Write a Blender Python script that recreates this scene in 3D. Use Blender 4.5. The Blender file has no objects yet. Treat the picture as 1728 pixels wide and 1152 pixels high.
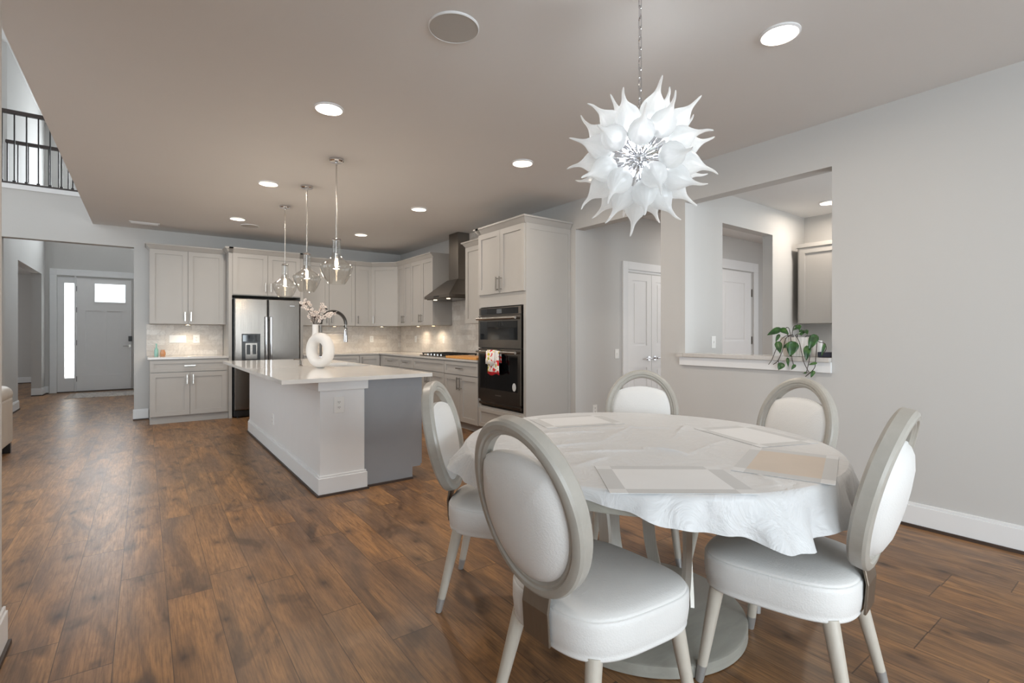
import bpy, bmesh, math, random
from mathutils import Vector, Matrix

# ------------------------------------------------------------------ camera, world, daylight, exposure
SC = bpy.context.scene
COL = SC.collection
YAW = math.atan(620.0 / 838.0)
EYE = 1.215
cam_data = bpy.data.cameras.new('camera')
cam = bpy.data.objects.new('camera', cam_data)
COL.objects.link(cam)
cam_data.sensor_fit = 'HORIZONTAL'
cam_data.sensor_width = 36.0
cam_data.lens = 838.0 / 1728.0 * 36.0
cam_data.shift_y = -11.0 / 1728.0
cam_data.clip_start = 0.03
cam.location = (0, 0, EYE)
cam.rotation_euler = (math.pi / 2, 0, -YAW)
SC.camera = cam

SC.view_settings.view_transform = 'Standard'
SC.view_settings.look = 'None'
SC.view_settings.exposure = 0.0
SC.view_settings.gamma = 1.0
SC.cycles.max_bounces = 10
SC.cycles.diffuse_bounces = 6
SC.cycles.glossy_bounces = 4
SC.cycles.transmission_bounces = 6
SC.cycles.transparent_max_bounces = 12
SC.cycles.caustics_reflective = False
SC.cycles.caustics_refractive = False
SC.cycles.sample_clamp_indirect = 4.0
SC.cycles.use_denoising = True

world = bpy.data.worlds.new('daylight_sky')
SC.world = world
world.use_nodes = True
world.node_tree.nodes['Background'].inputs[0].default_value = (0.93, 0.97, 1.0, 1)
world.node_tree.nodes['Background'].inputs[1].default_value = 1.6


def area_light(name, loc, direction, sx, sy, power, color=(1, 1, 1)):
    l = bpy.data.lights.new(name, 'AREA')
    l.shape = 'RECTANGLE'
    l.size, l.size_y = sx, sy
    l.energy = power
    l.color = color
    o = bpy.data.objects.new(name, l)
    o.location = loc
    o.rotation_euler = Vector(direction).to_track_quat('-Z', 'Y').to_euler()
    COL.objects.link(o)
    return o


DAY = (0.95, 0.98, 1.0)
DAY_REAR = (0.86, 0.94, 1.0)
# area lights as window daylight, some added as fill: rear glazing, family room, study, entry, upper foyer and pantry
area_light('daylight_rear_window', (1.6, -8.58, 1.4), (0.0, 1, 0.02), 4.1, 2.4, 520, DAY_REAR)
area_light('side_fill_light', (-0.68, -2.6, 1.4), (1, 0.12, 0.02), 3.0, 2.2, 165, DAY_REAR)  # added fill through an unseen window, brightens the right wall
area_light('family_rear_fill_light', (-3.3, 2.4, 3.0), (0, 1, 0), 3.6, 4.0, 105, DAY)  # added to lift the upper back wall and foyer; window unseen
area_light('daylight_family_window', (-5.9, 6.0, 2.7), (1, 0, -0.05), 4.6, 4.6, 85, DAY)
area_light('daylight_study_window', (-5.6, 14.0, 1.6), (1, 0, 0), 2.4, 1.7, 50, DAY)
area_light('daylight_entry', (-0.8, 14.9, 1.5), (0, -1, -0.1), 1.8, 2.2, 100, DAY)
area_light('upper_foyer_fill_light', (-0.4, 14.3, 4.3), (0, -1, -0.25), 1.7, 1.5, 170, DAY)  # light added for the foyer and landing, window out of view
area_light('daylight_pantry_window', (5.1, -0.2, 1.7), (0, 1, 0), 1.6, 1.2, 45, DAY)
area_light('hall_fill_light', (6.0, 3.5, 2.69), (0, 0, -1), 0.5, 0.3, 9, (1.0, 0.9, 0.8))  # added warm fill under the hall ceiling, has no fitting


# ------------------------------------------------------------------ materials
def lin(c):
    return tuple(((v / 255.0) / 12.92 if v / 255.0 <= 0.04045 else ((v / 255.0 + 0.055) / 1.055) ** 2.4) for v in c) + (1.0,)


class NT:
    def __init__(s, name):
        s.m = bpy.data.materials.new(name)
        s.m.use_nodes = True
        s.t = s.m.node_tree
        s.b = s.t.nodes['Principled BSDF']
        s.out = s.t.nodes['Material Output']

    def n(s, typ, **kw):
        x = s.t.nodes.new(typ)
        for k, v in kw.items():
            setattr(x, k, v)
        return x

    def l(s, a, b):
        s.t.links.new(a, b)

    def math(s, op, a, b=None, c=None):
        x = s.n('ShaderNodeMath', operation=op)
        for i, v in enumerate((a, b, c)):
            if v is None:
                continue
            if isinstance(v, (int, float)):
                x.inputs[i].default_value = v
            else:
                s.l(v, x.inputs[i])
        return x.outputs[0]

    def mix(s, f, a, b, mode='MIX'):
        x = s.n('ShaderNodeMix', data_type='RGBA', blend_type=mode)
        for sock, v in ((x.inputs[0], f), (x.inputs[6], a), (x.inputs[7], b)):
            if isinstance(v, (int, float)):
                sock.default_value = v
            elif isinstance(v, tuple):
                sock.default_value = v
            else:
                s.l(v, sock)
        return x.outputs[2]

    def ramp(s, f, stops):
        x = s.n('ShaderNodeValToRGB')
        e = x.color_ramp.elements
        while len(e) < len(stops):
            e.new(0.5)
        for el, (p, c) in zip(e, stops):
            el.position = p
            el.color = c
        s.l(f, x.inputs[0])
        return x.outputs[0]

    def coord(s, scale=(1, 1, 1), kind='Object', rot=(0, 0, 0)):
        tc = s.n('ShaderNodeTexCoord')
        mp = s.n('ShaderNodeMapping')
        mp.inputs['Scale'].default_value = scale
        mp.inputs['Rotation'].default_value = rot
        if kind == 'World':
            g = s.n('ShaderNodeNewGeometry')
            s.l(g.outputs['Position'], mp.inputs[0])
        else:
            s.l(tc.outputs[kind], mp.inputs[0])
        return mp.outputs[0]

    def noise(s, vec, scale, detail=3.0, rough=0.5, dist=0.0):
        x = s.n('ShaderNodeTexNoise')
        s.l(vec, x.inputs['Vector'])
        x.inputs['Scale'].default_value = scale
        x.inputs['Detail'].default_value = detail
        x.inputs['Roughness'].default_value = rough
        x.inputs['Distortion'].default_value = dist
        return x.outputs[0]

    def bump(s, h, strength=0.2, dist=0.01):
        x = s.n('ShaderNodeBump')
        x.inputs['Strength'].default_value = strength
        x.inputs['Distance'].default_value = dist
        s.l(h, x.inputs['Height'])
        s.l(x.outputs[0], s.b.inputs['Normal'])

    def set(s, **kw):
        for k, v in kw.items():
            s.b.inputs[k.replace('_', ' ')].default_value = v


def plain(name, rgb, rough=0.5, metal=0.0, spec=0.5, var=0.0, vscale=8.0, bump=0.0, bscale=60.0):
    t = NT(name)
    t.set(Base_Color=lin(rgb), Roughness=rough, Metallic=metal)
    t.b.inputs['Specular IOR Level'].default_value = spec
    v = t.coord()
    if var:
        n = t.noise(v, vscale, 4)
        c2 = tuple(int(x * (1 - var)) for x in rgb)
        t.l(t.mix(n, lin(rgb), lin(c2)), t.b.inputs['Base Color'])
    if bump:
        t.bump(t.noise(v, bscale, 2), bump, 0.004)
    return t.m


M = {}
M['wall'] = plain('wall_paint', (198, 197, 195), 0.75, spec=0.25, var=0.02, vscale=1.5, bump=0.04, bscale=150)
M['ceiling'] = plain('ceiling_paint', (225, 224, 223), 0.85, spec=0.2, var=0.02, vscale=1.0, bump=0.05, bscale=120)
M['trim'] = plain('trim_paint', (230, 231, 232), 0.4, spec=0.4, var=0.015)
M['door'] = plain('door_paint', (238, 238, 238), 0.45, spec=0.4, var=0.015)
M['cab'] = plain('cabinet_paint', (178, 175, 171), 0.42, spec=0.4, var=0.02, vscale=4)
M['shoe'] = plain('dark_shoe_moulding', (72, 58, 50), 0.5, var=0.2, vscale=20)
M['grey_panel'] = plain('grey_cabinet_paint', (154, 157, 162), 0.5, var=0.05, vscale=6)
M['quartz'] = plain('white_quartz', (226, 223, 219), 0.09, var=0.04, vscale=14)
M['counter'] = plain('grey_quartz', (206, 202, 197), 0.14, var=0.08, vscale=40)
M['chrome'] = plain('chrome', (225, 225, 228), 0.08, 1.0, var=0.03)
M['nickel'] = plain('brushed_nickel', (190, 186, 180), 0.26, 1.0, var=0.06, vscale=30)
M['dark_nickel'] = plain('aged_nickel', (118, 112, 106), 0.3, 1.0, var=0.08, vscale=30)
M['ferrule'] = plain('satin_metal_ferrule', (176, 174, 172), 0.4, 0.45, var=0.05)
M['black'] = plain('black_enamel', (22, 22, 23), 0.3, var=0.1)
M['black_metal'] = plain('black_iron', (36, 33, 33), 0.45, 0.3, var=0.1)
M['rail_wood'] = plain('dark_stained_rail', (58, 46, 42), 0.4, var=0.25, vscale=14)
M['oven_glass'] = plain('dark_oven_glass', (12, 13, 15), 0.04, var=0.1)
M['plate'] = plain('white_plastic', (235, 235, 233), 0.35, var=0.02)
M['slot'] = plain('outlet_slot', (60, 60, 60), 0.5, var=0.1)
M['leather_sofa'] = plain('cream_leather', (196, 188, 178), 0.45, var=0.06, bump=0.15, bscale=160)
M['ceramic'] = plain('matte_white_ceramic', (226, 223, 220), 0.6, var=0.04, bump=0.25, bscale=200)
M['pot'] = plain('glazed_white_pot', (228, 222, 214), 0.35, var=0.06)
M['soil'] = plain('potting_soil', (52, 40, 32), 0.9, var=0.4, vscale=60, bump=0.6)
M['stem'] = plain('vine_stem', (58, 44, 34), 0.6, var=0.3, vscale=60)
M['petal'] = plain('blossom_petal', (232, 220, 212), 0.6, var=0.1, vscale=40)
M['blossom_core'] = plain('blossom_core', (120, 82, 74), 0.7, var=0.3, vscale=40)
M['brown_leaf'] = plain('brown_leaf', (58, 44, 40), 0.6, var=0.3, vscale=60)
M['speaker'] = plain('speaker_grille', (188, 185, 180), 0.8, var=0.05, vscale=300, bump=0.3, bscale=500)
M['teal'] = plain('teal_glass_bottle', (150, 200, 190), 0.15, var=0.1)
M['orange'] = plain('amber_glass_jar', (206, 150, 108), 0.2, var=0.15)
M['navy'] = plain('navy_box', (52, 54, 70), 0.5, var=0.1)
M['sink'] = plain('dark_sink_steel', (74, 76, 84), 0.25, 1.0, var=0.1)
M['cutting'] = None
M['mat_white'] = plain('placemat_white', (224, 226, 228), 0.55, var=0.03, bump=0.1, bscale=300)
M['mat_grey'] = plain('placemat_border', (198, 200, 202), 0.55, var=0.03, bump=0.1, bscale=300)
M['mat_corner'] = plain('placemat_corner', (218, 220, 222), 0.55, var=0.03)
M['mat_warm_lit'] = plain('placemat_warm_lit', (206, 194, 182), 0.55, var=0.05)  # warm light falling on the right placemat, put into its colour


def emis(name, rgb, strength):
    t = NT(name)
    t.set(Base_Color=lin(rgb), Roughness=0.5)
    t.b.inputs['Emission Color'].default_value = lin(rgb)
    t.b.inputs['Emission Strength'].default_value = strength
    return t.m


M['lamp'] = emis('lit_lamp_lens', (255, 238, 210), 2.4)
M['bulb'] = emis('lit_bulb', (255, 226, 190), 14.0)
M['led'] = emis('lit_led', (235, 244, 255), 6.0)
M['puck'] = emis('lit_puck', (255, 220, 170), 8.0)
M['display'] = emis('oven_display', (84, 88, 92), 0.12)


def floor_mat():
    t = NT('plank_floor')
    g = t.n('ShaderNodeNewGeometry')
    sp = t.n('ShaderNodeSeparateXYZ')
    t.l(g.outputs['Position'], sp.inputs[0])
    X, Y = sp.outputs[0], sp.outputs[1]
    PW, PL = 0.178, 1.22
    xr = t.math('DIVIDE', t.math('ADD', X, 20.03), PW)
    row = t.math('FLOOR', xr)
    fx = t.math('FRACT', xr)
    wn = t.n('ShaderNodeTexWhiteNoise', noise_dimensions='1D')
    t.l(row, wn.inputs['W'])
    yo = t.math('ADD', t.math('DIVIDE', t.math('ADD', Y, 30.0), PL), t.math('MULTIPLY', wn.outputs[0], 7.31))
    col = t.math('FLOOR', yo)
    fy = t.math('FRACT', yo)
    cv = t.n('ShaderNodeCombineXYZ')
    t.l(row, cv.inputs[0])
    t.l(col, cv.inputs[1])
    w2 = t.n('ShaderNodeTexWhiteNoise', noise_dimensions='2D')
    t.l(cv.outputs[0], w2.inputs['Vector'])
    rnd = w2.outputs[0]
    w3 = t.n('ShaderNodeTexWhiteNoise', noise_dimensions='3D')
    cv3 = t.n('ShaderNodeCombineXYZ')
    t.l(row, cv3.inputs[0])
    t.l(col, cv3.inputs[1])
    cv3.inputs[2].default_value = 5.5
    t.l(cv3.outputs[0], w3.inputs['Vector'])
    # grain coordinates, shifted per plank
    gx = t.n('ShaderNodeCombineXYZ')
    t.l(t.math('ADD', X, t.math('MULTIPLY', rnd, 13.0)), gx.inputs[0])
    t.l(t.math('ADD', t.math('MULTIPLY', Y, 0.16), t.math('MULTIPLY', w3.outputs[0], 9.0)), gx.inputs[1])
    gv = gx.outputs[0]
    big = t.noise(gv, 7.0, 4, 0.6, 1.2)
    fine = t.noise(gv, 55.0, 5, 0.65, 0.6)
    gk = t.n('ShaderNodeCombineXYZ')
    t.l(t.math('ADD', X, t.math('MULTIPLY', rnd, 31.0)), gk.inputs[0])
    t.l(t.math('ADD', t.math('MULTIPLY', Y, 0.42), t.math('MULTIPLY', rnd, 3.0)), gk.inputs[1])
    knot = t.noise(gk.outputs[0], 5.2, 3, 0.55, 0.8)
    base = t.ramp(rnd, [(0.0, lin((150, 110, 74))), (0.3, lin((164, 119, 74))), (0.55, lin((142, 109, 80))), (0.8, lin((174, 128, 80))), (1.0, lin((158, 124, 90)))])
    c = t.mix(t.ramp(big, [(0.38, (0, 0, 0, 1)), (0.62, (1, 1, 1, 1))]), t.mix(0.6, base, lin((98, 74, 57))), t.mix(0.45, base, lin((190, 140, 90))))
    c = t.mix(t.math('MULTIPLY', t.ramp(fine, [(0.42, (0, 0, 0, 1)), (0.7, (1, 1, 1, 1))]), 0.42), c, lin((92, 70, 55)))
    gs = t.n('ShaderNodeCombineXYZ')
    t.l(t.math('ADD', X, t.math('MULTIPLY', rnd, 17.0)), gs.inputs[0])
    t.l(t.math('MULTIPLY', Y, 0.035), gs.inputs[1])
    streak = t.noise(gs.outputs[0], 130.0, 3, 0.6, 0.3)
    c = t.mix(t.math('MULTIPLY', t.ramp(streak, [(0.45, (0, 0, 0, 1)), (0.72, (1, 1, 1, 1))]), 0.62), c, lin((84, 62, 46)))
    ph = t.noise(gk.outputs[0], 2.1, 2, 0.5, 0.5)
    c = t.mix(t.math('MULTIPLY', t.ramp(ph, [(0.5, (0, 0, 0, 1)), (0.66, (1, 1, 1, 1))]), 0.45), c, lin((112, 92, 78)))
    c = t.mix(t.math('MULTIPLY', t.ramp(knot, [(0.57, (0, 0, 0, 1)), (0.7, (1, 1, 1, 1))]), 0.7), c, lin((72, 54, 42)))
    vk = t.n('ShaderNodeTexVoronoi', voronoi_dimensions='2D')
    vk.inputs['Scale'].default_value = 3.1
    kv = t.n('ShaderNodeCombineXYZ')
    nz = t.math('MULTIPLY', t.noise(gv, 40.0, 3), 0.03)
    t.l(t.math('ADD', X, nz), kv.inputs[0])
    t.l(t.math('ADD', t.math('MULTIPLY', Y, 0.55), nz), kv.inputs[1])
    t.l(kv.outputs[0], vk.inputs['Vector'])
    kd = t.ramp(vk.outputs['Distance'], [(0.015, (1, 1, 1, 1)), (0.05, (0.55, 0.55, 0.55, 1)), (0.16, (0, 0, 0, 1))])
    c = t.mix(t.math('MULTIPLY', kd, 0.75), c, lin((54, 40, 33)))
    e1 = t.math('MINIMUM', fx, t.math('SUBTRACT', 1.0, fx))
    e2 = t.math('MINIMUM', fy, t.math('SUBTRACT', 1.0, fy))
    s1 = t.math('LESS_THAN', e1, 0.008)
    s2 = t.math('LESS_THAN', e2, 0.0018)
    seam = t.math('MAXIMUM', s1, s2)
    c = t.mix(t.math('MULTIPLY', seam, 0.65), c, lin((46, 35, 29)))
    t.l(c, t.b.inputs['Base Color'])
    t.l(t.math('ADD', 0.26, t.math('MULTIPLY', fine, 0.2)), t.b.inputs['Roughness'])
    t.b.inputs['Specular IOR Level'].default_value = 0.36
    t.bump(t.math('SUBTRACT', t.math('MULTIPLY', fine, 0.2), seam), 0.1, 0.003)
    return t.m


M['floor'] = floor_mat()


def steel(name, rgb=(132, 126, 120), rough=0.18, vertical=True):
    t = NT(name)
    v = t.coord((60, 60, 0.8) if vertical else (0.8, 0.8, 60))
    n = t.noise(v, 4.0, 3)
    t.l(t.mix(n, lin(rgb), lin(tuple(int(x * 0.86) for x in rgb))), t.b.inputs['Base Color'])
    t.set(Metallic=1.0)
    t.l(t.math('ADD', rough, t.math('MULTIPLY', n, 0.08)), t.b.inputs['Roughness'])
    v2 = t.coord((5, 5, 0.7))
    t.bump(t.noise(v2, 0.8, 1), 0.06, 0.02)
    return t.m


M['steel'] = steel('brushed_steel')
M['steel_dark'] = steel('brushed_steel_rough', (140, 134, 128), 0.3)  # rougher brushed steel for the range hood


def tile_mat():
    t = NT('marble_tile')
    g = t.n('ShaderNodeNewGeometry')
    sp = t.n('ShaderNodeSeparateXYZ')
    t.l(g.outputs['Position'], sp.inputs[0])
    cv = t.n('ShaderNodeCombineXYZ')
    t.l(t.math('ADD', sp.outputs[0], sp.outputs[1]), cv.inputs[0])
    t.l(sp.outputs[2], cv.inputs[1])
    br = t.n('ShaderNodeTexBrick')
    br.inputs['Scale'].default_value = 1.0
    br.inputs['Brick Width'].default_value = 0.22
    br.inputs['Row Height'].default_value = 0.076
    br.inputs['Mortar Size'].default_value = 0.0016
    br.inputs['Color1'].default_value = lin((222, 218, 212))
    br.inputs['Color2'].default_value = lin((200, 193, 186))
    br.inputs['Mortar'].default_value = lin((196, 190, 184))
    t.l(cv.outputs[0], br.inputs['Vector'])
    v = t.coord((1, 1, 1), 'World')
    n1 = t.noise(v, 5.0, 6, 0.65, 2.2)
    vein = t.ramp(n1, [(0.46, (0, 0, 0, 1)), (0.5, (1, 1, 1, 1)), (0.535, (0, 0, 0, 1))])
    n2 = t.noise(v, 2.6, 4, 0.6, 1.0)
    c = t.mix(t.math('MULTIPLY', vein, 0.34), br.outputs[0], lin((150, 145, 140)))
    c = t.mix(t.math('MULTIPLY', t.ramp(n2, [(0.5, (0, 0, 0, 1)), (0.75, (1, 1, 1, 1))]), 0.4), c, lin((184, 172, 160)))
    t.l(c, t.b.inputs['Base Color'])
    t.set(Roughness=0.4)
    t.bump(t.math('SUBTRACT', 1.0, br.outputs['Fac']), 0.25, 0.002)
    return t.m


M['tile'] = tile_mat()


def leather():
    t = NT('cream_grained_leather')
    t.set(Base_Color=lin((216, 213, 208)), Roughness=0.45)
    v = t.coord()
    vo = t.n('ShaderNodeTexVoronoi')
    vo.inputs['Scale'].default_value = 190.0
    t.l(v, vo.inputs['Vector'])
    n = t.noise(v, 6.0, 3)
    t.l(t.mix(n, lin((228, 227, 225)), lin((219, 218, 216))), t.b.inputs['Base Color'])
    t.bump(vo.outputs['Distance'], 0.3, 0.0016)
    return t.m


M['leather'] = leather()


def wood(name, a, b, rough=0.45, scale=(18, 18, 2.0), metal=0.0):
    t = NT(name)
    v = t.coord(scale)
    n = t.noise(v, 2.4, 5, 0.6, 0.8)
    t.l(t.ramp(n, [(0.3, lin(a)), (0.7, lin(b))]), t.b.inputs['Base Color'])
    t.set(Roughness=rough, Metallic=metal)
    t.bump(n, 0.06, 0.003)
    return t.m


M['champagne'] = wood('champagne_wood', (166, 162, 154), (174, 170, 162), 0.33, (8, 8, 8))
M['leg_wood'] = wood('pale_leg_wood', (188, 181, 169), (198, 191, 180), 0.36, (14, 14, 3))
M['table_wood'] = wood('grey_champagne_wood', (150, 148, 140), (162, 160, 151), 0.38, (2, 9, 9))
M['strap'] = wood('brushed_pewter', (188, 183, 174), (200, 195, 187), 0.32, (40, 40, 2), 0.35)
M['back_strap'] = wood('bronzed_pewter', (140, 130, 118), (146, 136, 124), 0.34, (20, 20, 2), 0.8)
M['cutting'] = wood('maple_board', (226, 168, 96), (206, 140, 70), 0.45, (3, 20, 20))


def cloth_mat():
    t = NT('white_tablecloth')
    v = t.coord()
    n = t.noise(v, 3.0, 4, 0.55, 0.6)
    t.l(t.mix(n, lin((208, 209, 210)), lin((200, 201, 202))), t.b.inputs['Base Color'])
    t.set(Roughness=0.38)
    t.b.inputs['Specular IOR Level'].default_value = 0.4
    t.b.inputs['Sheen Weight'].default_value = 0.15
    w = t.noise(v, 7.0, 4, 0.55, 2.2)
    t.bump(w, 0.45, 0.02)
    return t.m


M['cloth'] = cloth_mat()


def clear_glass(name, tint=(255, 255, 255), edge=0.55, base=0.05, rough=0.03):
    t = NT(name)
    tr = t.n('ShaderNodeBsdfTransparent')
    tr.inputs[0].default_value = lin(tint)
    gl = t.n('ShaderNodeBsdfGlossy')
    gl.inputs['Roughness'].default_value = rough
    v = t.coord((4, 4, 4))
    bp = t.n('ShaderNodeBump')
    bp.inputs['Strength'].default_value = 0.08
    t.l(t.noise(v, 2.0, 2), bp.inputs['Height'])
    t.l(bp.outputs[0], gl.inputs['Normal'])
    lw = t.n('ShaderNodeLayerWeight')
    lw.inputs[0].default_value = 0.35
    f = t.math('ADD', base, t.math('MULTIPLY', t.math('POWER', lw.outputs['Facing'], 1.9), edge))
    mx = t.n('ShaderNodeMixShader')
    t.l(f, mx.inputs[0])
    t.l(tr.outputs[0], mx.inputs[1])
    t.l(gl.outputs[0], mx.inputs[2])
    t.l(mx.outputs[0], t.out.inputs[0])
    return t.m


M['glass'] = clear_glass('clear_blown_glass', (246, 246, 244), 0.85, 0.07)
M['pane'] = clear_glass('window_pane', (252, 254, 255), 0.3, 0.04)


def frosted(name, rgb, mixf=0.6, sss_rough=0.1, texture=0.0):
    t = NT(name)
    tl = t.n('ShaderNodeBsdfTranslucent')
    tl.inputs[0].default_value = lin(rgb)
    t.set(Base_Color=lin(rgb), Roughness=sss_rough)
    v = t.coord()
    n = t.noise(v, 30.0, 4, 0.6, 1.0)
    t.l(t.mix(n, lin(rgb), lin(tuple(int(x * 0.93) for x in rgb))), t.b.inputs['Base Color'])
    if texture:
        t.bump(t.noise(v, texture, 2), 0.5, 0.01)
    mx = t.n('ShaderNodeMixShader')
    mx.inputs[0].default_value = mixf
    t.l(t.b.outputs[0], mx.inputs[1])
    t.l(tl.outputs[0], mx.inputs[2])
    t.l(mx.outputs[0], t.out.inputs[0])
    return t.m


M['petal_glass'] = frosted('frosted_white_glass', (248, 250, 251), 0.5, 0.06)
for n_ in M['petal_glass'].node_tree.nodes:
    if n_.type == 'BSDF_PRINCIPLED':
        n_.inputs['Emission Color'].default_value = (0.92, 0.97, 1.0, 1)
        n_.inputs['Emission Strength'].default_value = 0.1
def see_through(m_, f):
    nt = m_.node_tree
    out = [n_ for n_ in nt.nodes if n_.type == 'OUTPUT_MATERIAL'][0]
    src = out.inputs[0].links[0].from_socket
    tr = nt.nodes.new('ShaderNodeBsdfTransparent')
    mx = nt.nodes.new('ShaderNodeMixShader')
    lw = nt.nodes.new('ShaderNodeLayerWeight')
    lw.inputs[0].default_value = 0.4
    mr = nt.nodes.new('ShaderNodeMapRange')
    mr.inputs['To Min'].default_value = f
    mr.inputs['To Max'].default_value = 0.02
    nt.links.new(lw.outputs['Facing'], mr.inputs['Value'])
    nt.links.new(mr.outputs[0], mx.inputs[0])
    nt.links.new(src, mx.inputs[1])
    nt.links.new(tr.outputs[0], mx.inputs[2])
    nt.links.new(mx.outputs[0], out.inputs[0])


see_through(M['petal_glass'], 0.34)
M['rain_glass'] = frosted('rain_glass', (248, 250, 250), 0.85, 0.2, 60.0)


def leaf_mat():
    t = NT('pothos_leaf')
    v = t.coord()
    n = t.noise(v, 24.0, 3)
    c = t.ramp(n, [(0.3, lin((22, 56, 22))), (0.55, lin((44, 86, 33))), (0.8, lin((84, 116, 52)))])
    t.l(c, t.b.inputs['Base Color'])
    t.set(Roughness=0.35)
    return t.m


M['leaf'] = leaf_mat()


def towel_mat():
    t = NT('printed_towel')
    v = t.coord()
    sp = t.n('ShaderNodeSeparateXYZ')
    t.l(v, sp.inputs[0])
    n = t.noise(v, 17.0, 2, 0.5, 0.4)
    c = t.ramp(n, [(0.0, lin((214, 40, 40))), (0.38, lin((214, 40, 40))), (0.4, lin((236, 232, 228))), (0.58, lin((236, 232, 228))), (0.6, lin((226, 190, 50))), (0.66, lin((226, 190, 50))), (0.68, lin((110, 160, 70))), (1.0, lin((236, 232, 228)))])
    c.node.color_ramp.interpolation = 'CONSTANT'
    band = t.math('LESS_THAN', sp.outputs[2], 0.042)
    c2 = t.mix(band, c, lin((212, 36, 48)))
    t.l(c2, t.b.inputs['Base Color'])
    t.set(Roughness=0.85)
    return t.m


M['towel'] = towel_mat()


def rug_mat():
    t = NT('woven_rug')
    v = t.coord()
    sp = t.n('ShaderNodeSeparateXYZ')
    t.l(v, sp.inputs[0])
    w = t.math('SINE', t.math('MULTIPLY', sp.outputs[1], 46.0))
    n = t.noise(v, 26.0, 4, 0.7)
    f = t.math('ADD', t.math('MULTIPLY', w, 0.22), n)
    c = t.ramp(f, [(0.35, lin((92, 86, 84))), (0.5, lin((168, 160, 154))), (0.65, lin((214, 206, 198)))])
    t.l(c, t.b.inputs['Base Color'])
    t.set(Roughness=0.95)
    t.bump(n, 0.6, 0.01)
    return t.m


M['rug'] = rug_mat()
M['rug_fringe'] = plain('rug_fringe', (206, 198, 190), 0.95, var=0.2, vscale=40)

# ------------------------------------------------------------------ geometry helpers
ORIG = {}


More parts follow.
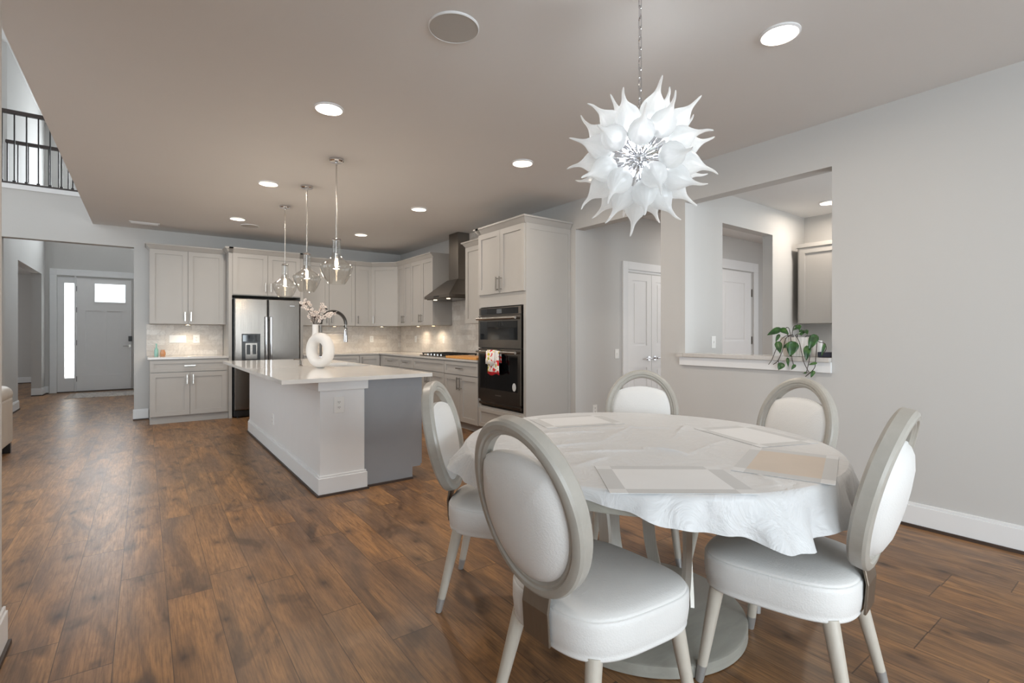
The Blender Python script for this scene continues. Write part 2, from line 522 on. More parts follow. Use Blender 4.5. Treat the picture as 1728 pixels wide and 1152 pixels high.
class MB:
    """collects vertices and faces in world (or local) coordinates, then links them as one mesh object"""

    def __init__(s):
        s.v, s.f, s.mi = [], [], []
        s.cur = 0

    def add(s, vs, fs):
        k = len(s.v)
        s.v += [tuple(p) for p in vs]
        s.f += [tuple(i + k for i in f) for f in fs]
        s.mi += [s.cur] * len(fs)
        return s

    def hexa(s, b, t):
        """b and t: four corners each, same winding"""
        return s.add(list(b) + list(t), [(3, 2, 1, 0), (4, 5, 6, 7), (0, 1, 5, 4), (1, 2, 6, 5), (2, 3, 7, 6), (3, 0, 4, 7)])

    def box(s, x0, x1, y0, y1, z0, z1):
        return s.hexa([(x0, y0, z0), (x1, y0, z0), (x1, y1, z0), (x0, y1, z0)], [(x0, y0, z1), (x1, y0, z1), (x1, y1, z1), (x0, y1, z1)])

    def prism(s, poly, z0, z1):
        n = len(poly)
        vs = [(x, y, z0) for x, y in poly] + [(x, y, z1) for x, y in poly]
        fs = [tuple(range(n - 1, -1, -1)), tuple(range(n, 2 * n))] + [(i, (i + 1) % n, n + (i + 1) % n, n + i) for i in range(n)]
        return s.add(vs, fs)

    def loft(s, rings, cap0=True, cap1=True, closed=True):
        n = len(rings[0])
        vs = [p for r in rings for p in r]
        fs = []
        for k in range(len(rings) - 1):
            for i in range(n if closed else n - 1):
                j = (i + 1) % n
                fs.append((k * n + i, k * n + j, (k + 1) * n + j, (k + 1) * n + i))
        if cap0:
            fs.append(tuple(range(n - 1, -1, -1)))
        if cap1:
            fs.append(tuple(range((len(rings) - 1) * n, len(rings) * n)))
        return s.add(vs, fs)

    def lathe(s, prof, c=(0, 0, 0), seg=32, mat=None, cap0=True, cap1=True, ribs=0, ramp_=0.0, sx=1.0, sy=1.0):
        rings = []
        for r, z in prof:
            ring = []
            for i in range(seg):
                a = 2 * math.pi * i / seg
                rr = r * (1 + ramp_ * math.cos(ribs * a)) if ribs else r
                p = Vector((rr * math.cos(a) * sx, rr * math.sin(a) * sy, z))
                if mat is not None:
                    p = mat @ p
                ring.append((p.x + c[0], p.y + c[1], p.z + c[2]))
            rings.append(ring)
        return s.loft(rings, cap0, cap1)

    def cyl(s, p0, p1, r0, r1=None, seg=16):
        return s.tube([p0, p1], [r0, r0 if r1 is None else r1], seg)

    def tube(s, pts, rad, seg=10, closed=False):
        pts = [Vector(p) for p in pts]
        if isinstance(rad, (int, float)):
            rad = [rad] * len(pts)
        rings = []
        up = None
        for i, p in enumerate(pts):
            if closed:
                d = pts[(i + 1) % len(pts)] - pts[i - 1]
            else:
                d = pts[min(i + 1, len(pts) - 1)] - pts[max(i - 1, 0)]
            d.normalize()
            if up is None:
                up = Vector((0, 0, 1)) if abs(d.z) < 0.9 else Vector((1, 0, 0))
            a = d.cross(up)
            if a.length < 1e-5:
                a = d.cross(Vector((0.3, 0.8, 0.5)))
            a.normalize()
            b = a.cross(d).normalized()
            up = b
            rings.append([tuple(p + rad[i] * (a * math.cos(2 * math.pi * k / seg) + b * math.sin(2 * math.pi * k / seg))) for k in range(seg)])
        if closed:
            rings.append(rings[0])
            return s.loft(rings, False, False)
        return s.loft(rings)

    def sphere(s, c, r, seg=16, rings=10, sz=1.0):
        prof = [(max(r * math.sin(math.pi * i / rings), 1e-4), -r * sz * math.cos(math.pi * i / rings)) for i in range(rings + 1)]
        return s.lathe(prof, c, seg)

    def build(s, name, mat, parent=None, smooth=False, bevel=0.0, seg=2, local=False, angle=35):
        me = bpy.data.meshes.new(name)
        if parent is not None:
            o0 = Vector((0, 0, 0)) if local else ORIG[parent]
        else:
            if local:
                o0 = Vector((0, 0, 0))
            else:
                xs, ys, zs = zip(*s.v)
                o0 = Vector(((min(xs) + max(xs)) / 2, (min(ys) + max(ys)) / 2, min(zs)))
        me.from_pydata([(x - o0.x, y - o0.y, z - o0.z) for x, y, z in s.v], [], s.f)
        mats = mat if isinstance(mat, (list, tuple)) else [mat]
        for m_ in mats:
            me.materials.append(M[m_] if isinstance(m_, str) else m_)
        bm = bmesh.new()
        bm.from_mesh(me)
        if len(mats) > 1:
            bm.faces.ensure_lookup_table()
            for f, k in zip(bm.faces, s.mi):
                f.material_index = k
        bmesh.ops.recalc_face_normals(bm, faces=bm.faces)
        if smooth:
            for f in bm.faces:
                f.smooth = True
            for e in bm.edges:
                if len(e.link_faces) == 2 and e.calc_face_angle(0) > math.radians(angle):
                    e.smooth = False
        bm.to_mesh(me)
        bm.free()
        o = bpy.data.objects.new(name, me)
        COL.objects.link(o)
        if parent is not None:
            o.parent = parent
            ORIG[o] = ORIG[parent]
        else:
            o.location = o0
            ORIG[o] = o0
        if bevel:
            b = o.modifiers.new('bevel', 'BEVEL')
            b.width = bevel
            b.segments = seg
            b.limit_method = 'ANGLE'
            b.angle_limit = math.radians(40)
            b.harden_normals = False
        return o


def thing(name, label, cat, loc=(0, 0, 0), group=None, rotz=0.0):
    o = bpy.data.objects.new(name, None)
    o.empty_display_size = 0.1
    o.location = loc
    o.rotation_euler = (0, 0, rotz)
    COL.objects.link(o)
    ORIG[o] = Vector(loc)
    o['label'], o['category'] = label, cat
    if group:
        o['group'] = group
    return o


def tag(o, label, cat, group=None):
    o['label'], o['category'] = label, cat
    if group:
        o['group'] = group
    return o


def struct(o, label=None):
    o['kind'] = 'structure'
    if label:
        o['label'] = label
    return o


class Fr:
    """a vertical working plane: u along it, n out of it"""

    def __init__(s, o, u, n):
        s.o, s.u, s.n = Vector(o), Vector(u).normalized(), Vector(n).normalized()

    def p(s, u, n, z):
        q = s.o + s.u * u + s.n * n
        return (q.x, q.y, z)

    def box(s, mb, u0, u1, n0, n1, z0, z1):
        return mb.hexa([s.p(u0, n0, z0), s.p(u1, n0, z0), s.p(u1, n1, z0), s.p(u0, n1, z0)], [s.p(u0, n0, z1), s.p(u1, n0, z1), s.p(u1, n1, z1), s.p(u0, n1, z1)])


def panel_slab(mb, fr, u0, u1, z0, z1, panels, n0, n1, recess=None):
    """slab with recessed (or, recess None, open) rectangular panels"""
    us = sorted({u0, u1} | {p[0] for p in panels} | {p[1] for p in panels})
    zs = sorted({z0, z1} | {p[2] for p in panels} | {p[3] for p in panels})
    for a, b in zip(us, us[1:]):
        for c, d in zip(zs, zs[1:]):
            mu, mz = (a + b) / 2, (c + d) / 2
            inside = any(p[0] < mu < p[1] and p[2] < mz < p[3] for p in panels)
            if inside and recess is None:
                continue
            fr.box(mb, a, b, n0, n1 - recess if inside else n1, c, d)
    return mb


def bar_handle(fr, u, z, parent, vertical=True, length=0.13, nbase=0.02, mat='nickel', r=0.006):
    mb = MB()
    h = length / 2
    s = h - 0.018
    if vertical:
        fr.box(mb, u - r, u + r, nbase + 0.024, nbase + 0.036, z - h, z + h)
        for q in (-s, s):
            fr.box(mb, u - r * 0.8, u + r * 0.8, nbase, nbase + 0.024, z + q - r, z + q + r)
    else:
        fr.box(mb, u - h, u + h, nbase + 0.024, nbase + 0.036, z - r, z + r)
        for q in (-s, s):
            fr.box(mb, u + q - r, u + q + r, nbase, nbase + 0.024, z - r * 0.8, z + r * 0.8)
    return mb.build('handle', mat, parent)


def shaker(fr, u0, u1, z0, z1, parent, name='door', rail=0.062, mat='cab', handle=None):
    g = 0.0025
    u0, u1, z0, z1 = u0 + g, u1 - g, z0 + g, z1 - g
    mb = MB()
    panel_slab(mb, fr, u0, u1, z0, z1, [(u0 + rail, u1 - rail, z0 + rail, z1 - rail)], 0.0, 0.02, 0.011)
    d = mb.build(name, mat, parent)
    if handle:
        bar_handle(fr, handle[0], handle[1], d, handle[2], handle[3] if len(handle) > 3 else 0.13)
    return d


def crown(fr, u0, u1, z, depth, parent, left=0.0, right=0.0, h=0.075, flare=0.05):
    mb = MB()
    b = [fr.p(u0, -depth, z), fr.p(u1, -depth, z), fr.p(u1, 0.012, z), fr.p(u0, 0.012, z)]
    m = [fr.p(u0 - left * 0.8, -depth, z + h * 0.75), fr.p(u1 + right * 0.8, -depth, z + h * 0.75), fr.p(u1 + right * 0.8, 0.012 + flare * 0.8, z + h * 0.75), fr.p(u0 - left * 0.8, 0.012 + flare * 0.8, z + h * 0.75)]
    mb.hexa(b, m)
    t0 = [fr.p(u0 - left, -depth, z + h * 0.75), fr.p(u1 + right, -depth, z + h * 0.75), fr.p(u1 + right, 0.012 + flare, z + h * 0.75), fr.p(u0 - left, 0.012 + flare, z + h * 0.75)]
    mb.hexa(t0, [(x, y, z + h) for x, y, _ in t0])
    return mb.build('crown_moulding', 'cab', parent)


# ------------------------------------------------------------------ the setting
CEIL = 2.74
XR = 3.93          # dining / kitchen right wall face
YB = 8.90          # kitchen back wall face
XL = -0.57         # edge of the lower ceiling towards the family room
FRB = Fr((0, YB), (1, 0), (0, -1))

struct(MB().box(-6.2, 8.9, -8.8, 18.0, -0.1, 0.0).build('floor', 'floor'))
struct(MB().box(XL, XR + 0.15, -8.5, YB, CEIL, CEIL + 0.4).build('ceiling', 'ceiling'))

# right wall: rear piece, pass-through, short return, header over the hall opening, kitchen piece
PO0, PO1, PZ0, PZ1 = 1.486, 2.68, 1.02, 2.415
mb = MB()
mb.box(XR, XR + 0.13, -8.5, PO0, 0, CEIL)
mb.box(XR, XR + 0.13, PO0, PO1, 0, PZ0)
mb.box(XR, XR + 0.13, PO0, PO1, PZ1, CEIL)
mb.box(XR, XR + 0.13, PO1, 2.943, 0, CEIL)
mb.box(XR, XR + 0.13, 2.943, 4.10, 2.413, CEIL)
mb.box(XR, XR + 0.13, 4.10, YB + 0.15, 0, CEIL)
struct(mb.build('wall_right', 'wall'))

# kitchen back wall with the foyer opening and the landing edge above
OL, OR_, OZ = -1.462, -0.122, 2.465
mb = MB()
mb.box(OR_, XR, YB, YB + 0.15, 0, CEIL)
mb.box(OL, OR_, YB, YB + 0.15, OZ, 3.09)
mb.box(OR_, XL + 0.9, YB, YB + 0.15, CEIL, 3.09)
mb.box(-6.0, OL, YB, YB + 0.15, 0, 3.09)
struct(mb.build('wall_back', 'wall'))
mb = MB().box(-6.0, XL + 0.6, YB - 0.018, YB + 0.16, 3.085, 3.145)
struct(mb.build('trim_1', 'trim'))
struct(MB().box(-6.0, 0.77, YB + 0.15, 10.5, 2.86, 3.12).build('ceiling_foyer', 'ceiling'))
struct(MB().box(-6.2, 0.8, 2.3, 14.3, 5.6, 5.8).build('ceiling_upper', 'ceiling'))
struct(MB().box(XL, XL + 0.14, -8.5, YB + 0.15, CEIL + 0.4, 5.6).build('wall_upper', 'wall'))
struct(MB().box(XL + 0.14, 0.77, YB, YB + 0.15, 3.09, 5.6).build('wall_landing', 'wall'))

# left stub wall between dining and family room
FRS = Fr((-0.447, 0), (0, 1), (1, 0))
mb = MB()
panel_slab(mb, FRS, -8.5, 2.735, 0, CEIL, [(-4.2, -1.0, 0.1, 2.5)], -0.123, 0, None)
struct(mb.build('wall_left', 'wall'))
mb = MB()
panel_slab(mb, FRS, -4.2, -1.0, 0.1, 2.5, [(-4.12, -2.64, 0.18, 2.42), (-2.56, -1.08, 0.18, 2.42)], -0.1, -0.02, None)
w = struct(mb.build('window_8', 'trim'))  # unseen window, added to let the side fill in
mb = MB()
FRS.box(mb, -4.12, -1.08, -0.07, -0.064, 0.18, 2.42)
mb.build('pane', 'pane', w)
FRN = Fr((0, 2.6), (1, 0), (0, 1))
mb = MB()
panel_slab(mb, FRN, -6.0, XL, 0, 5.6, [(-5.1, -1.5, 0.9, 5.1)], -0.15, 0, None)
struct(mb.build('wall_family_near', 'wall'))
mb = MB()
panel_slab(mb, FRN, -5.1, -1.5, 0.9, 5.1, [(-5.02, -3.34, 0.98, 5.02), (-3.26, -1.58, 0.98, 5.02)], -0.12, -0.02, None)
w = struct(mb.build('window_7', 'trim'))  # unseen window added for the family room rear fill
mb = MB()
FRN.box(mb, -5.02, -1.58, -0.07, -0.064, 0.98, 5.02)
mb.build('pane', 'pane', w)
# family room side wall with two tall window openings
FRF = Fr((-6.0, 0), (0, 1), (1, 0))
mb = MB()
panel_slab(mb, FRF, 2.45, 12.6, 0, 5.6, [(3.6, 5.7, 0.5, 4.9), (6.2, 8.3, 0.5, 4.9)], 0, 0.15, None)
struct(mb.build('wall_family', 'wall'))
for k, (a, b) in enumerate(((3.6, 5.7), (6.2, 8.3))):
    mb = MB()
    panel_slab(mb, FRF, a, b, 0.5, 4.9, [(a + 0.06, b - 0.06, 0.56, 2.6), (a + 0.06, b - 0.06, 2.7, 4.84)], 0.02, 0.12, None)
    w = struct(mb.build('window_%d' % (k + 3), 'trim'))
    mb = MB()
    FRF.box(mb, a + 0.06, b - 0.06, 0.06, 0.066, 0.56, 4.84)
    mb.build('pane', 'pane', w)

# rear wall behind the camera with wide glazing
FRR = Fr((0, -5.5), (1, 0), (0, 1))
mb = MB()
panel_slab(mb, FRR, XL, XR + 0.13, 0, CEIL, [(-0.4, 3.7, 0.1, 2.5)], -0.15, 0, None)
struct(mb.build('wall_rear', 'wall'))
mb = MB()
panel_slab(mb, FRR, -0.3, 3.6, 0.1, 2.45, [(-0.22, 0.98, 0.18, 2.37), (1.06, 2.24, 0.18, 2.37), (2.32, 3.52, 0.18, 2.37)], -0.12, -0.02, None)
w = struct(mb.build('window_2', 'trim'))
mb = MB()
FRR.box(mb, -0.22, 3.52, -0.07, -0.064, 0.18, 2.37)
mb.build('pane', 'pane', w)

# foyer: left wall with cased opening, front wall, right wall, and the study beyond
FX = -1.66
FRFO = Fr((FX, 0), (0, 1), (1, 0))
mb = MB()
panel_slab(mb, FRFO, YB + 0.15, 14.15, 0, 5.6, [(11.3, 13.6, 0.0, 2.44), (YB + 0.15, 10.5, 2.86, 5.6)], -0.15, 0, None)
struct(mb.build('wall_foyer_left', 'wall'))
struct(MB().box(0.62, 0.77, YB + 0.15, 14.15, 0, 5.6).build('wall_foyer_right', 'wall'))
FY = 14.0
FRD = Fr((0, FY), (1, 0), (0, -1))
DX0, DX1, DZ = -1.165, -0.25, 2.44
mb = MB()
panel_slab(mb, FRD, FX - 0.15, 0.77, 0, 5.6, [(-1.472, -0.248, 0, 2.442), (-1.1, 0.3, 3.5, 5.1)], -0.15, 0, None)
struct(mb.build('wall_front', 'wall'))
mb = MB()
panel_slab(mb, FRD, -1.1, 0.3, 3.5, 5.1, [(-1.04, 0.24, 3.56, 5.04)], -0.1, -0.03, None)
w = struct(mb.build('window_6', 'trim'))  # added out-of-view window that carries the upper foyer fill
mb = MB()
FRD.box(mb, -1.04, 0.24, -0.07, -0.064, 3.56, 5.04)
mb.build('pane', 'pane', w)
mb = MB()
mb.box(-6.0, -5.85, YB + 0.15, 17.5, 0, 2.74)
mb.box(-6.0, FX, 17.35, 17.5, 0, 2.74)
mb.box(FX - 0.15, FX, 14.15, 17.35, 0, 2.74)
struct(mb.build('wall_study', 'wall'))
struct(MB().box(-6.0, FX - 0.15, YB + 0.15, 17.5, 2.742, 2.86).build('ceiling_study', 'ceiling'))

# hall and pantry behind the right wall
mb = MB()
HP = Fr((0, 4.1), (1, 0), (0, -1))
mb.box(XR + 0.13, 8.7, 4.1, 4.23, 0, 2.72)
struct(mb.build('wall_hall', 'wall'))
PY = 2.69
FRP = Fr((0, PY), (1, 0), (0, -1))
mb = MB()
panel_slab(mb, FRP, XR + 0.13, 6.36, 0, 2.72, [(4.56, 5.56, 0, 2.315)], -0.11, 0, None)
struct(mb.build('wall_pantry_left', 'wall'))
struct(MB().box(6.33, 6.46, -0.1, PY, 0, 2.72).build('wall_pantry_right', 'wall'))
FRQ = Fr((0, 0.0), (1, 0), (0, 1))
mb = MB()
panel_slab(mb, FRQ, XR + 0.13, 6.4, 0, 2.72, [(4.3, 5.9, 1.1, 2.3)], -0.13, 0, None)
struct(mb.build('wall_pantry_rear', 'wall'))
mb = MB()
panel_slab(mb, FRQ, 4.3, 5.9, 1.1, 2.3, [(4.36, 5.84, 1.16, 2.24)], -0.1, -0.03, None)
w = struct(mb.build('window_5', 'trim'))
mb = MB()
FRQ.box(mb, 4.36, 5.84, -0.07, -0.064, 1.16, 2.24)
mb.build('pane', 'pane', w)
struct(MB().box(XR + 0.13, 6.36, -0.1, PY, 2.61, 2.72).build('ceiling_pantry', 'ceiling'))
struct(MB().box(XR + 0.13, 8.7, PY + 0.11, 4.1, 2.705, 2.8).build('ceiling_hall', 'ceiling'))
struct(MB().box(8.7, 8.8, PY - 0.2, 4.3, 0, 2.8).build('wall_hall_end', 'wall'))


def baseboard(name, fr, u0, u1, e0=0.0, e1=0.0, h=0.135):
    mb = MB()
    fr.box(mb, u0 - e0, u1 + e1, 0, 0.015, 0.012, h)
    fr.box(mb, u0 - e0, u1 + e1, 0, 0.009, h, h + 0.018)
    o = struct(mb.build(name, 'trim', bevel=0.002, seg=1))
    mb = MB()
    fr.box(mb, u0 - e0, u1 + e1, 0.0, 0.026, 0.0, 0.018)
    mb.build('shoe_moulding', 'shoe', o)
    return o


baseboard('baseboard_right', Fr((XR, 0), (0, 1), (-1, 0)), -8.5, 2.943)
baseboard('baseboard_right_end', Fr((0, 2.943), (1, 0), (0, 1)), XR, XR + 0.13)
baseboard('baseboard_back', FRB, OR_, 0.045, 0.012)
baseboard('baseboard_left', Fr((-0.447, 0), (0, 1), (1, 0)), -1.0, 2.735, 0, 0.015)
baseboard('baseboard_left_end', Fr((0, 2.735), (1, 0), (0, 1)), XL, -0.447)
baseboard('baseboard_hall', HP, XR + 0.13, 4.71)
baseboard('baseboard_foyer_near', FRFO, YB + 0.15, 11.3, 0, 0.015)
baseboard('baseboard_foyer_far', FRFO, 13.6, 14.0, 0.015)
baseboard('baseboard_foyer_jamb', Fr((0, 13.6), (1, 0), (0, -1)), FX - 0.15, FX)
baseboard('baseboard_front', FRD, FX, -1.6)
baseboard('baseboard_study', Fr((0, 17.35), (1, 0), (0, -1)), -5.8, FX)

# ledge of the pass-through: stone slab with a painted apron below it
t = thing('pass_through_ledge', 'pale stone ledge with white apron in the wall opening under the potted vine', 'ledge', (XR, 2.1, 0.94))
MB().box(XR - 0.045, XR + 0.22, PO0 + 0.002, PO1 - 0.002, PZ0, 1.052).build('ledge_slab', 'counter', t, bevel=0.003)
MB().box(XR - 0.045, XR - 0.001, PO1 - 0.002, 2.742, PZ0, 1.052).build('ledge_end', 'counter', t)
MB().box(XR - 0.022, XR - 0.001, PO0, 2.725, 0.945, PZ0).build('apron', 'trim', t)


# ------------------------------------------------------------------ doors
def lever(fr, u, z, parent, side, nb, mat='chrome'):
    mb = MB()
    c = Vector(fr.p(u, nb, z))
    n = fr.n.to_3d()
    mb.cyl(c, c + n * 0.012, 0.028, 0.028, 20)
    mb.cyl(c + n * 0.012, c + n * 0.05, 0.011, 0.011, 12)
    e = c + n * 0.05
    mb.tube([e, e + fr.u.to_3d() * side * 0.05 + Vector((0, 0, 0.004)), e + fr.u.to_3d() * side * 0.115], [0.011, 0.009, 0.007], 10)
    return mb.build('door_handle', mat, parent, smooth=True)


# front door with a small glazed light and a glazed side light
mb = MB()
fw = (-0.865, -0.345, 1.93, 2.325)
px0, px1 = -1.02, -0.40
panel_slab(mb, FRD, DX0, DX1, 0.02, DZ, [(px0, -0.745, 0.35, 1.74), (-0.665, px1, 0.35, 1.74)], -0.06, -0.02, 0.012)
mbs = MB()
panel_slab(mbs, FRD, DX0, DX1, 0.02, DZ, [fw, (px0, -0.745, 0.35, 1.74), (-0.665, px1, 0.35, 1.74)], -0.06, -0.02, None)
for p in ((px0, -0.745, 0.35, 1.74), (-0.665, px1, 0.35, 1.74)):
    FRD.box(mbs, p[0], p[1], -0.06, -0.042, p[2], p[3])
d1 = struct(mbs.build('door_1', 'door'))
mb = MB()
panel_slab(mb, FRD, fw[0] - 0.02, fw[1] + 0.02, fw[2] - 0.02, fw[3] + 0.02, [fw], -0.02, -0.008, None)
mb.build('glazing_bead', 'door', d1)
mb = MB()
FRD.box(mb, fw[0], fw[1], -0.045, -0.04, fw[2], fw[3])
mb.build('pane', 'pane', d1)
mb = MB()
FRD.box(mb, -0.29, -0.225, -0.02, 0.02, 1.075, 1.19)
mb.build('keypad_lock', 'black', d1, bevel=0.006)
lever(FRD, -0.27, 0.97, d1, -1, -0.02, 'nickel')
for z in (0.28, 1.05, 1.75, 2.2):
    mb = MB()
    FRD.box(mb, DX0 - 0.02, DX0 + 0.006, -0.02, -0.004, z - 0.055, z + 0.055)
    mb.build('hinge', 'black_metal', d1)
mb = MB()
g = (-1.36, -1.178 - 0.02, 0.30, 2.315)
panel_slab(mb, FRD, -1.47, DX0 - 0.035, 0.02, DZ, [g], -0.07, -0.015, None)
sl = struct(mb.build('window_1', 'trim'))
mb = MB()
FRD.box(mb, g[0], g[1], -0.05, -0.044, g[2], g[3])
mb.build('pane', 'rain_glass', sl)
mb = MB()
panel_slab(mb, FRD, -1.585, 0.0, 0, 2.60, [(-1.475, -0.20, 0, 2.47)], 0.0, 0.02, None)
FRD.box(mb, DX0 - 0.035, DX0 - 0.002, -0.07, 0.004, 0, 2.47)
struct(mb.build('trim_2', 'trim', bevel=0.003, seg=1))
struct(MB().box(-1.475, -0.2, FY - 0.01, FY + 0.13, 0, 0.018).build('trim_3', 'shoe'))

# double closet doors in the hall
mb = MB()
panel_slab(mb, HP, 4.715, 5.83, 0, 2.125, [(4.806, 5.73, 0, 2.03)], 0, 0.02, None)
mb.box(4.806, 5.73, 4.095, 4.098, 2.0, 2.03)
struct(mb.build('trim_4', 'trim', bevel=0.003, seg=1))
for k, (a, b, s) in enumerate(((4.81, 5.264, -1), (5.27, 5.724, 1))):
    mb = MB()
    pp = [(a + 0.09, b - 0.09, 1.08, 1.90), (a + 0.09, b - 0.09, 0.22, 0.80)]
    panel_slab(mb, HP, a, b, 0.012, 1.985, pp, 0.001, 0.012, 0.008)
    for p in pp:
        HP.box(mb, p[0] + 0.035, p[1] - 0.035, 0.003, 0.009, p[2] + 0.035, p[3] - 0.035)
    d = struct(mb.build('door_%d' % (k + 2), 'door'))
    lever(HP, (b - 0.055) if s < 0 else (a + 0.055), 0.915, d, s, 0.012)
# pantry-side hall door
mb = MB()
panel_slab(mb, HP, 6.75, 7.97, 0, 2.36, [(6.87, 7.83, 0, 2.215)], 0, 0.02, None)
struct(mb.build('trim_5', 'trim', bevel=0.003, seg=1))
mb = MB()
a, b = 6.875, 7.755
pp = [(a + 0.1, b - 0.2, 1.12, 2.02), (a + 0.1, b - 0.2, 0.24, 0.92)]
panel_slab(mb, HP, a, b, 0.012, 2.195, pp, 0.001, 0.012, 0.008)
for p in pp:
    HP.box(mb, p[0] + 0.04, p[1] - 0.04, 0.003, 0.009, p[2] + 0.04, p[3] - 0.04)
d4 = struct(mb.build('door_4', 'door'))
for z in (0.35, 1.13, 1.88):
    mb = MB()
    HP.box(mb, b + 0.002, b + 0.03, 0.004, 0.018, z - 0.06, z + 0.06)
    mb.build('hinge', 'dark_nickel', d4)

# ------------------------------------------------------------------ kitchen: back wall run
YU, YL = 8.57, 8.28
FU, FL = Fr((0, YU), (1, 0), (0, -1)), Fr((0, YL), (1, 0), (0, -1))
UZ0, UZ1 = 1.372, 2.42


def upper(name, label, fr, u0, u1, doors, depth, z0=UZ0, z1=UZ1, left=0.0, right=0.0, cr=True):
    c = fr.p((u0 + u1) / 2, -depth / 2, z0)
    t = thing(name, label, 'cabinet', c, 'wall cabinets in the kitchen')
    mb = MB()
    fr.box(mb, u0, u1, -depth, 0, z0, z1)
    mb.build('carcass', 'cab', t)
    for (a, b, c0, c1, h) in doors:
        shaker(fr, a, b, c0, c1, t, handle=h)
    if cr:
        crown(fr, u0, u1, z1, depth, t, left, right)
    return t


t = upper('wall_cabinet', 'white two-door wall cabinet left of the refrigerator', FU, 0.053, 0.982,
          [(0.053, 0.504, UZ0, UZ1, (0.468, 1.48, True)), (0.504, 0.955, UZ0, UZ1, (0.54, 1.48, True))], 0.325, left=0.05)


def base(name, label, fr, u0, u1, fronts, depth=0.6, toe=0.1, top=0.878, toe_in=0.06):
    c = fr.p((u0 + u1) / 2, -depth / 2, 0)
    t = thing(name, label, 'cabinet', c, 'base cabinets in the kitchen')
    mb = MB()
    fr.box(mb, u0, u1, -depth, 0, toe, top)
    mb.build('carcass', 'cab', t)
    mb = MB()
    fr.box(mb, u0, u1, -depth, -toe_in, 0, toe)
    mb.build('toe_kick', 'cab', t)
    for (kind, a, b, c0, c1, h) in fronts:
        shaker(fr, a, b, c0, c1, t, kind, 0.045 if kind == 'drawer' else 0.062, handle=h)
    return t


base('base_cabinet', 'white base cabinet with one wide drawer left of the refrigerator', FL, 0.055, 0.982,
     [('drawer', 0.055, 0.965, 0.705, 0.868, (0.51, 0.79, False)), ('door', 0.055, 0.51, 0.105, 0.70, (0.475, 0.6, True)), ('door', 0.51, 0.965, 0.105, 0.70, (0.548, 0.6, True))], toe_in=0.035)
tag(MB().box(0.03, 0.983, YL - 0.035, YB - 0.002, 0.88, 0.912).build('countertop', 'counter', bevel=0.003), 'short grey quartz countertop left of the refrigerator', 'countertop')
tag(MB().box(0.02, 0.978, YB - 0.012, YB - 0.001, 0.913, UZ0 - 0.002).build('backsplash', 'tile'), 'marble subway tile backsplash left of the refrigerator', 'backsplash')

# refrigerator enclosure
t = thing('refrigerator_cabinet', 'white two-door cabinet with side panels framing the refrigerator', 'cabinet', (1.5, 8.59, 0))
mb = MB()
mb.box(0.985, 1.028, YL, YB - 0.004, 0, UZ1)
mb.build('side_panel', 'cab', t)
mb = MB()
mb.box(1.975, 2.015, YL, YB - 0.004, 0, UZ1)
mb.build('side_panel', 'cab', t)
mb = MB()
mb.box(1.028, 1.975, YL + 0.003, YB - 0.004, 1.80, UZ1)
mb.build('carcass', 'cab', t)
shaker(FL, 1.035, 1.503, 1.81, UZ1, t, handle=(1.465, 1.93, True))
shaker(FL, 1.503, 1.97, 1.81, UZ1, t, handle=(1.541, 1.93, True))
crown(FL, 0.985, 2.015, UZ1, 0.6, t, 0.0, 0.0)
crown(FL, 0.984, 1.04, UZ1, 0.226, t, 0.05, 0.0)
crown(FL, 1.96, 2.016, UZ1, 0.2, t, 0.0, 0.05)

# refrigerator
t = thing('refrigerator', 'stainless side-by-side refrigerator with water dispenser', 'refrigerator', (1.49, 8.5, 0))
MB().box(1.045, 1.955, 8.27, 8.87, 0.02, 1.745).build('case', 'black', t)
d = None
for a, b, nm in ((1.052, 1.487, 'door'), (1.505, 1.948, 'door')):
    mb = MB().box(a, b, 8.195, 8.262, 0.115, 1.755)
    d = mb.build(nm, 'steel', t, bevel=0.012, seg=3)
    hx = 1.45 if a < 1.2 else 1.515
    mb = MB()
    mb.box(hx, hx + 0.032, 8.13, 8.155, 0.42, 1.49)
    mb.box(hx + 0.004, hx + 0.028, 8.155, 8.197, 0.45, 0.48)
    mb.box(hx + 0.004, hx + 0.028, 8.155, 8.197, 1.43, 1.46)
    mb.build('handle', 'chrome', d, bevel=0.008)
    if a < 1.2:
        ds = MB().box(1.144, 1.388, 8.186, 8.197, 0.84, 1.232).build('dispenser', 'black', d, bevel=0.004)
        ds['label'] = 'black recessed water and ice dispenser'
        MB().box(1.156, 1.376, 8.182, 8.1865, 1.12, 1.215).build('control_panel', 'oven_glass', d)
        mb = MB()
        mb.box(1.19, 1.345, 8.181, 8.1865, 0.86, 1.095)
        mb.build('dispenser_plate', 'steel', d)
        MB().box(1.205, 1.252, 8.176, 8.182, 0.93, 1.07).build('paddle', 'black', d)
        MB().box(1.283, 1.33, 8.176, 8.182, 0.93, 1.07).build('paddle', 'black', d)
    else:
        MB().box(1.80, 1.87, 8.1935, 8.1955, 1.655, 1.668).build('badge', 'chrome', d)
mb = MB().box(1.05, 1.95, 8.235, 8.27, 0.02, 0.105)
mb.build('grille', 'black', t)
for x in (1.1, 1.9):
    MB().cyl((x, 8.25, 0), (x, 8.25, 0.03), 0.018).build('foot', 'black', t)

# ------------------------------------------------------------------ kitchen: corner and hood wall
XU, XLo = 3.60, 3.28
CU, CL = Fr((XU, 0), (0, 1), (-1, 0)), Fr((XLo, 0), (0, 1), (-1, 0))
upper('wall_cabinet', 'white two-door wall cabinet right of the refrigerator behind the pendants', FU, 2.018, 2.942,
      [(2.018, 2.497, UZ0, UZ1, (2.46, 1.48, True)), (2.497, 2.942, UZ0, UZ1, (2.535, 1.48, True))], 0.325)
upper('wall_cabinet', 'narrow white one-door wall cabinet just left of the angled corner cabinet', FU, 2.944, 3.238,
      [(2.944, 3.238, UZ0, UZ1, (2.985, 1.48, True))], 0.325)
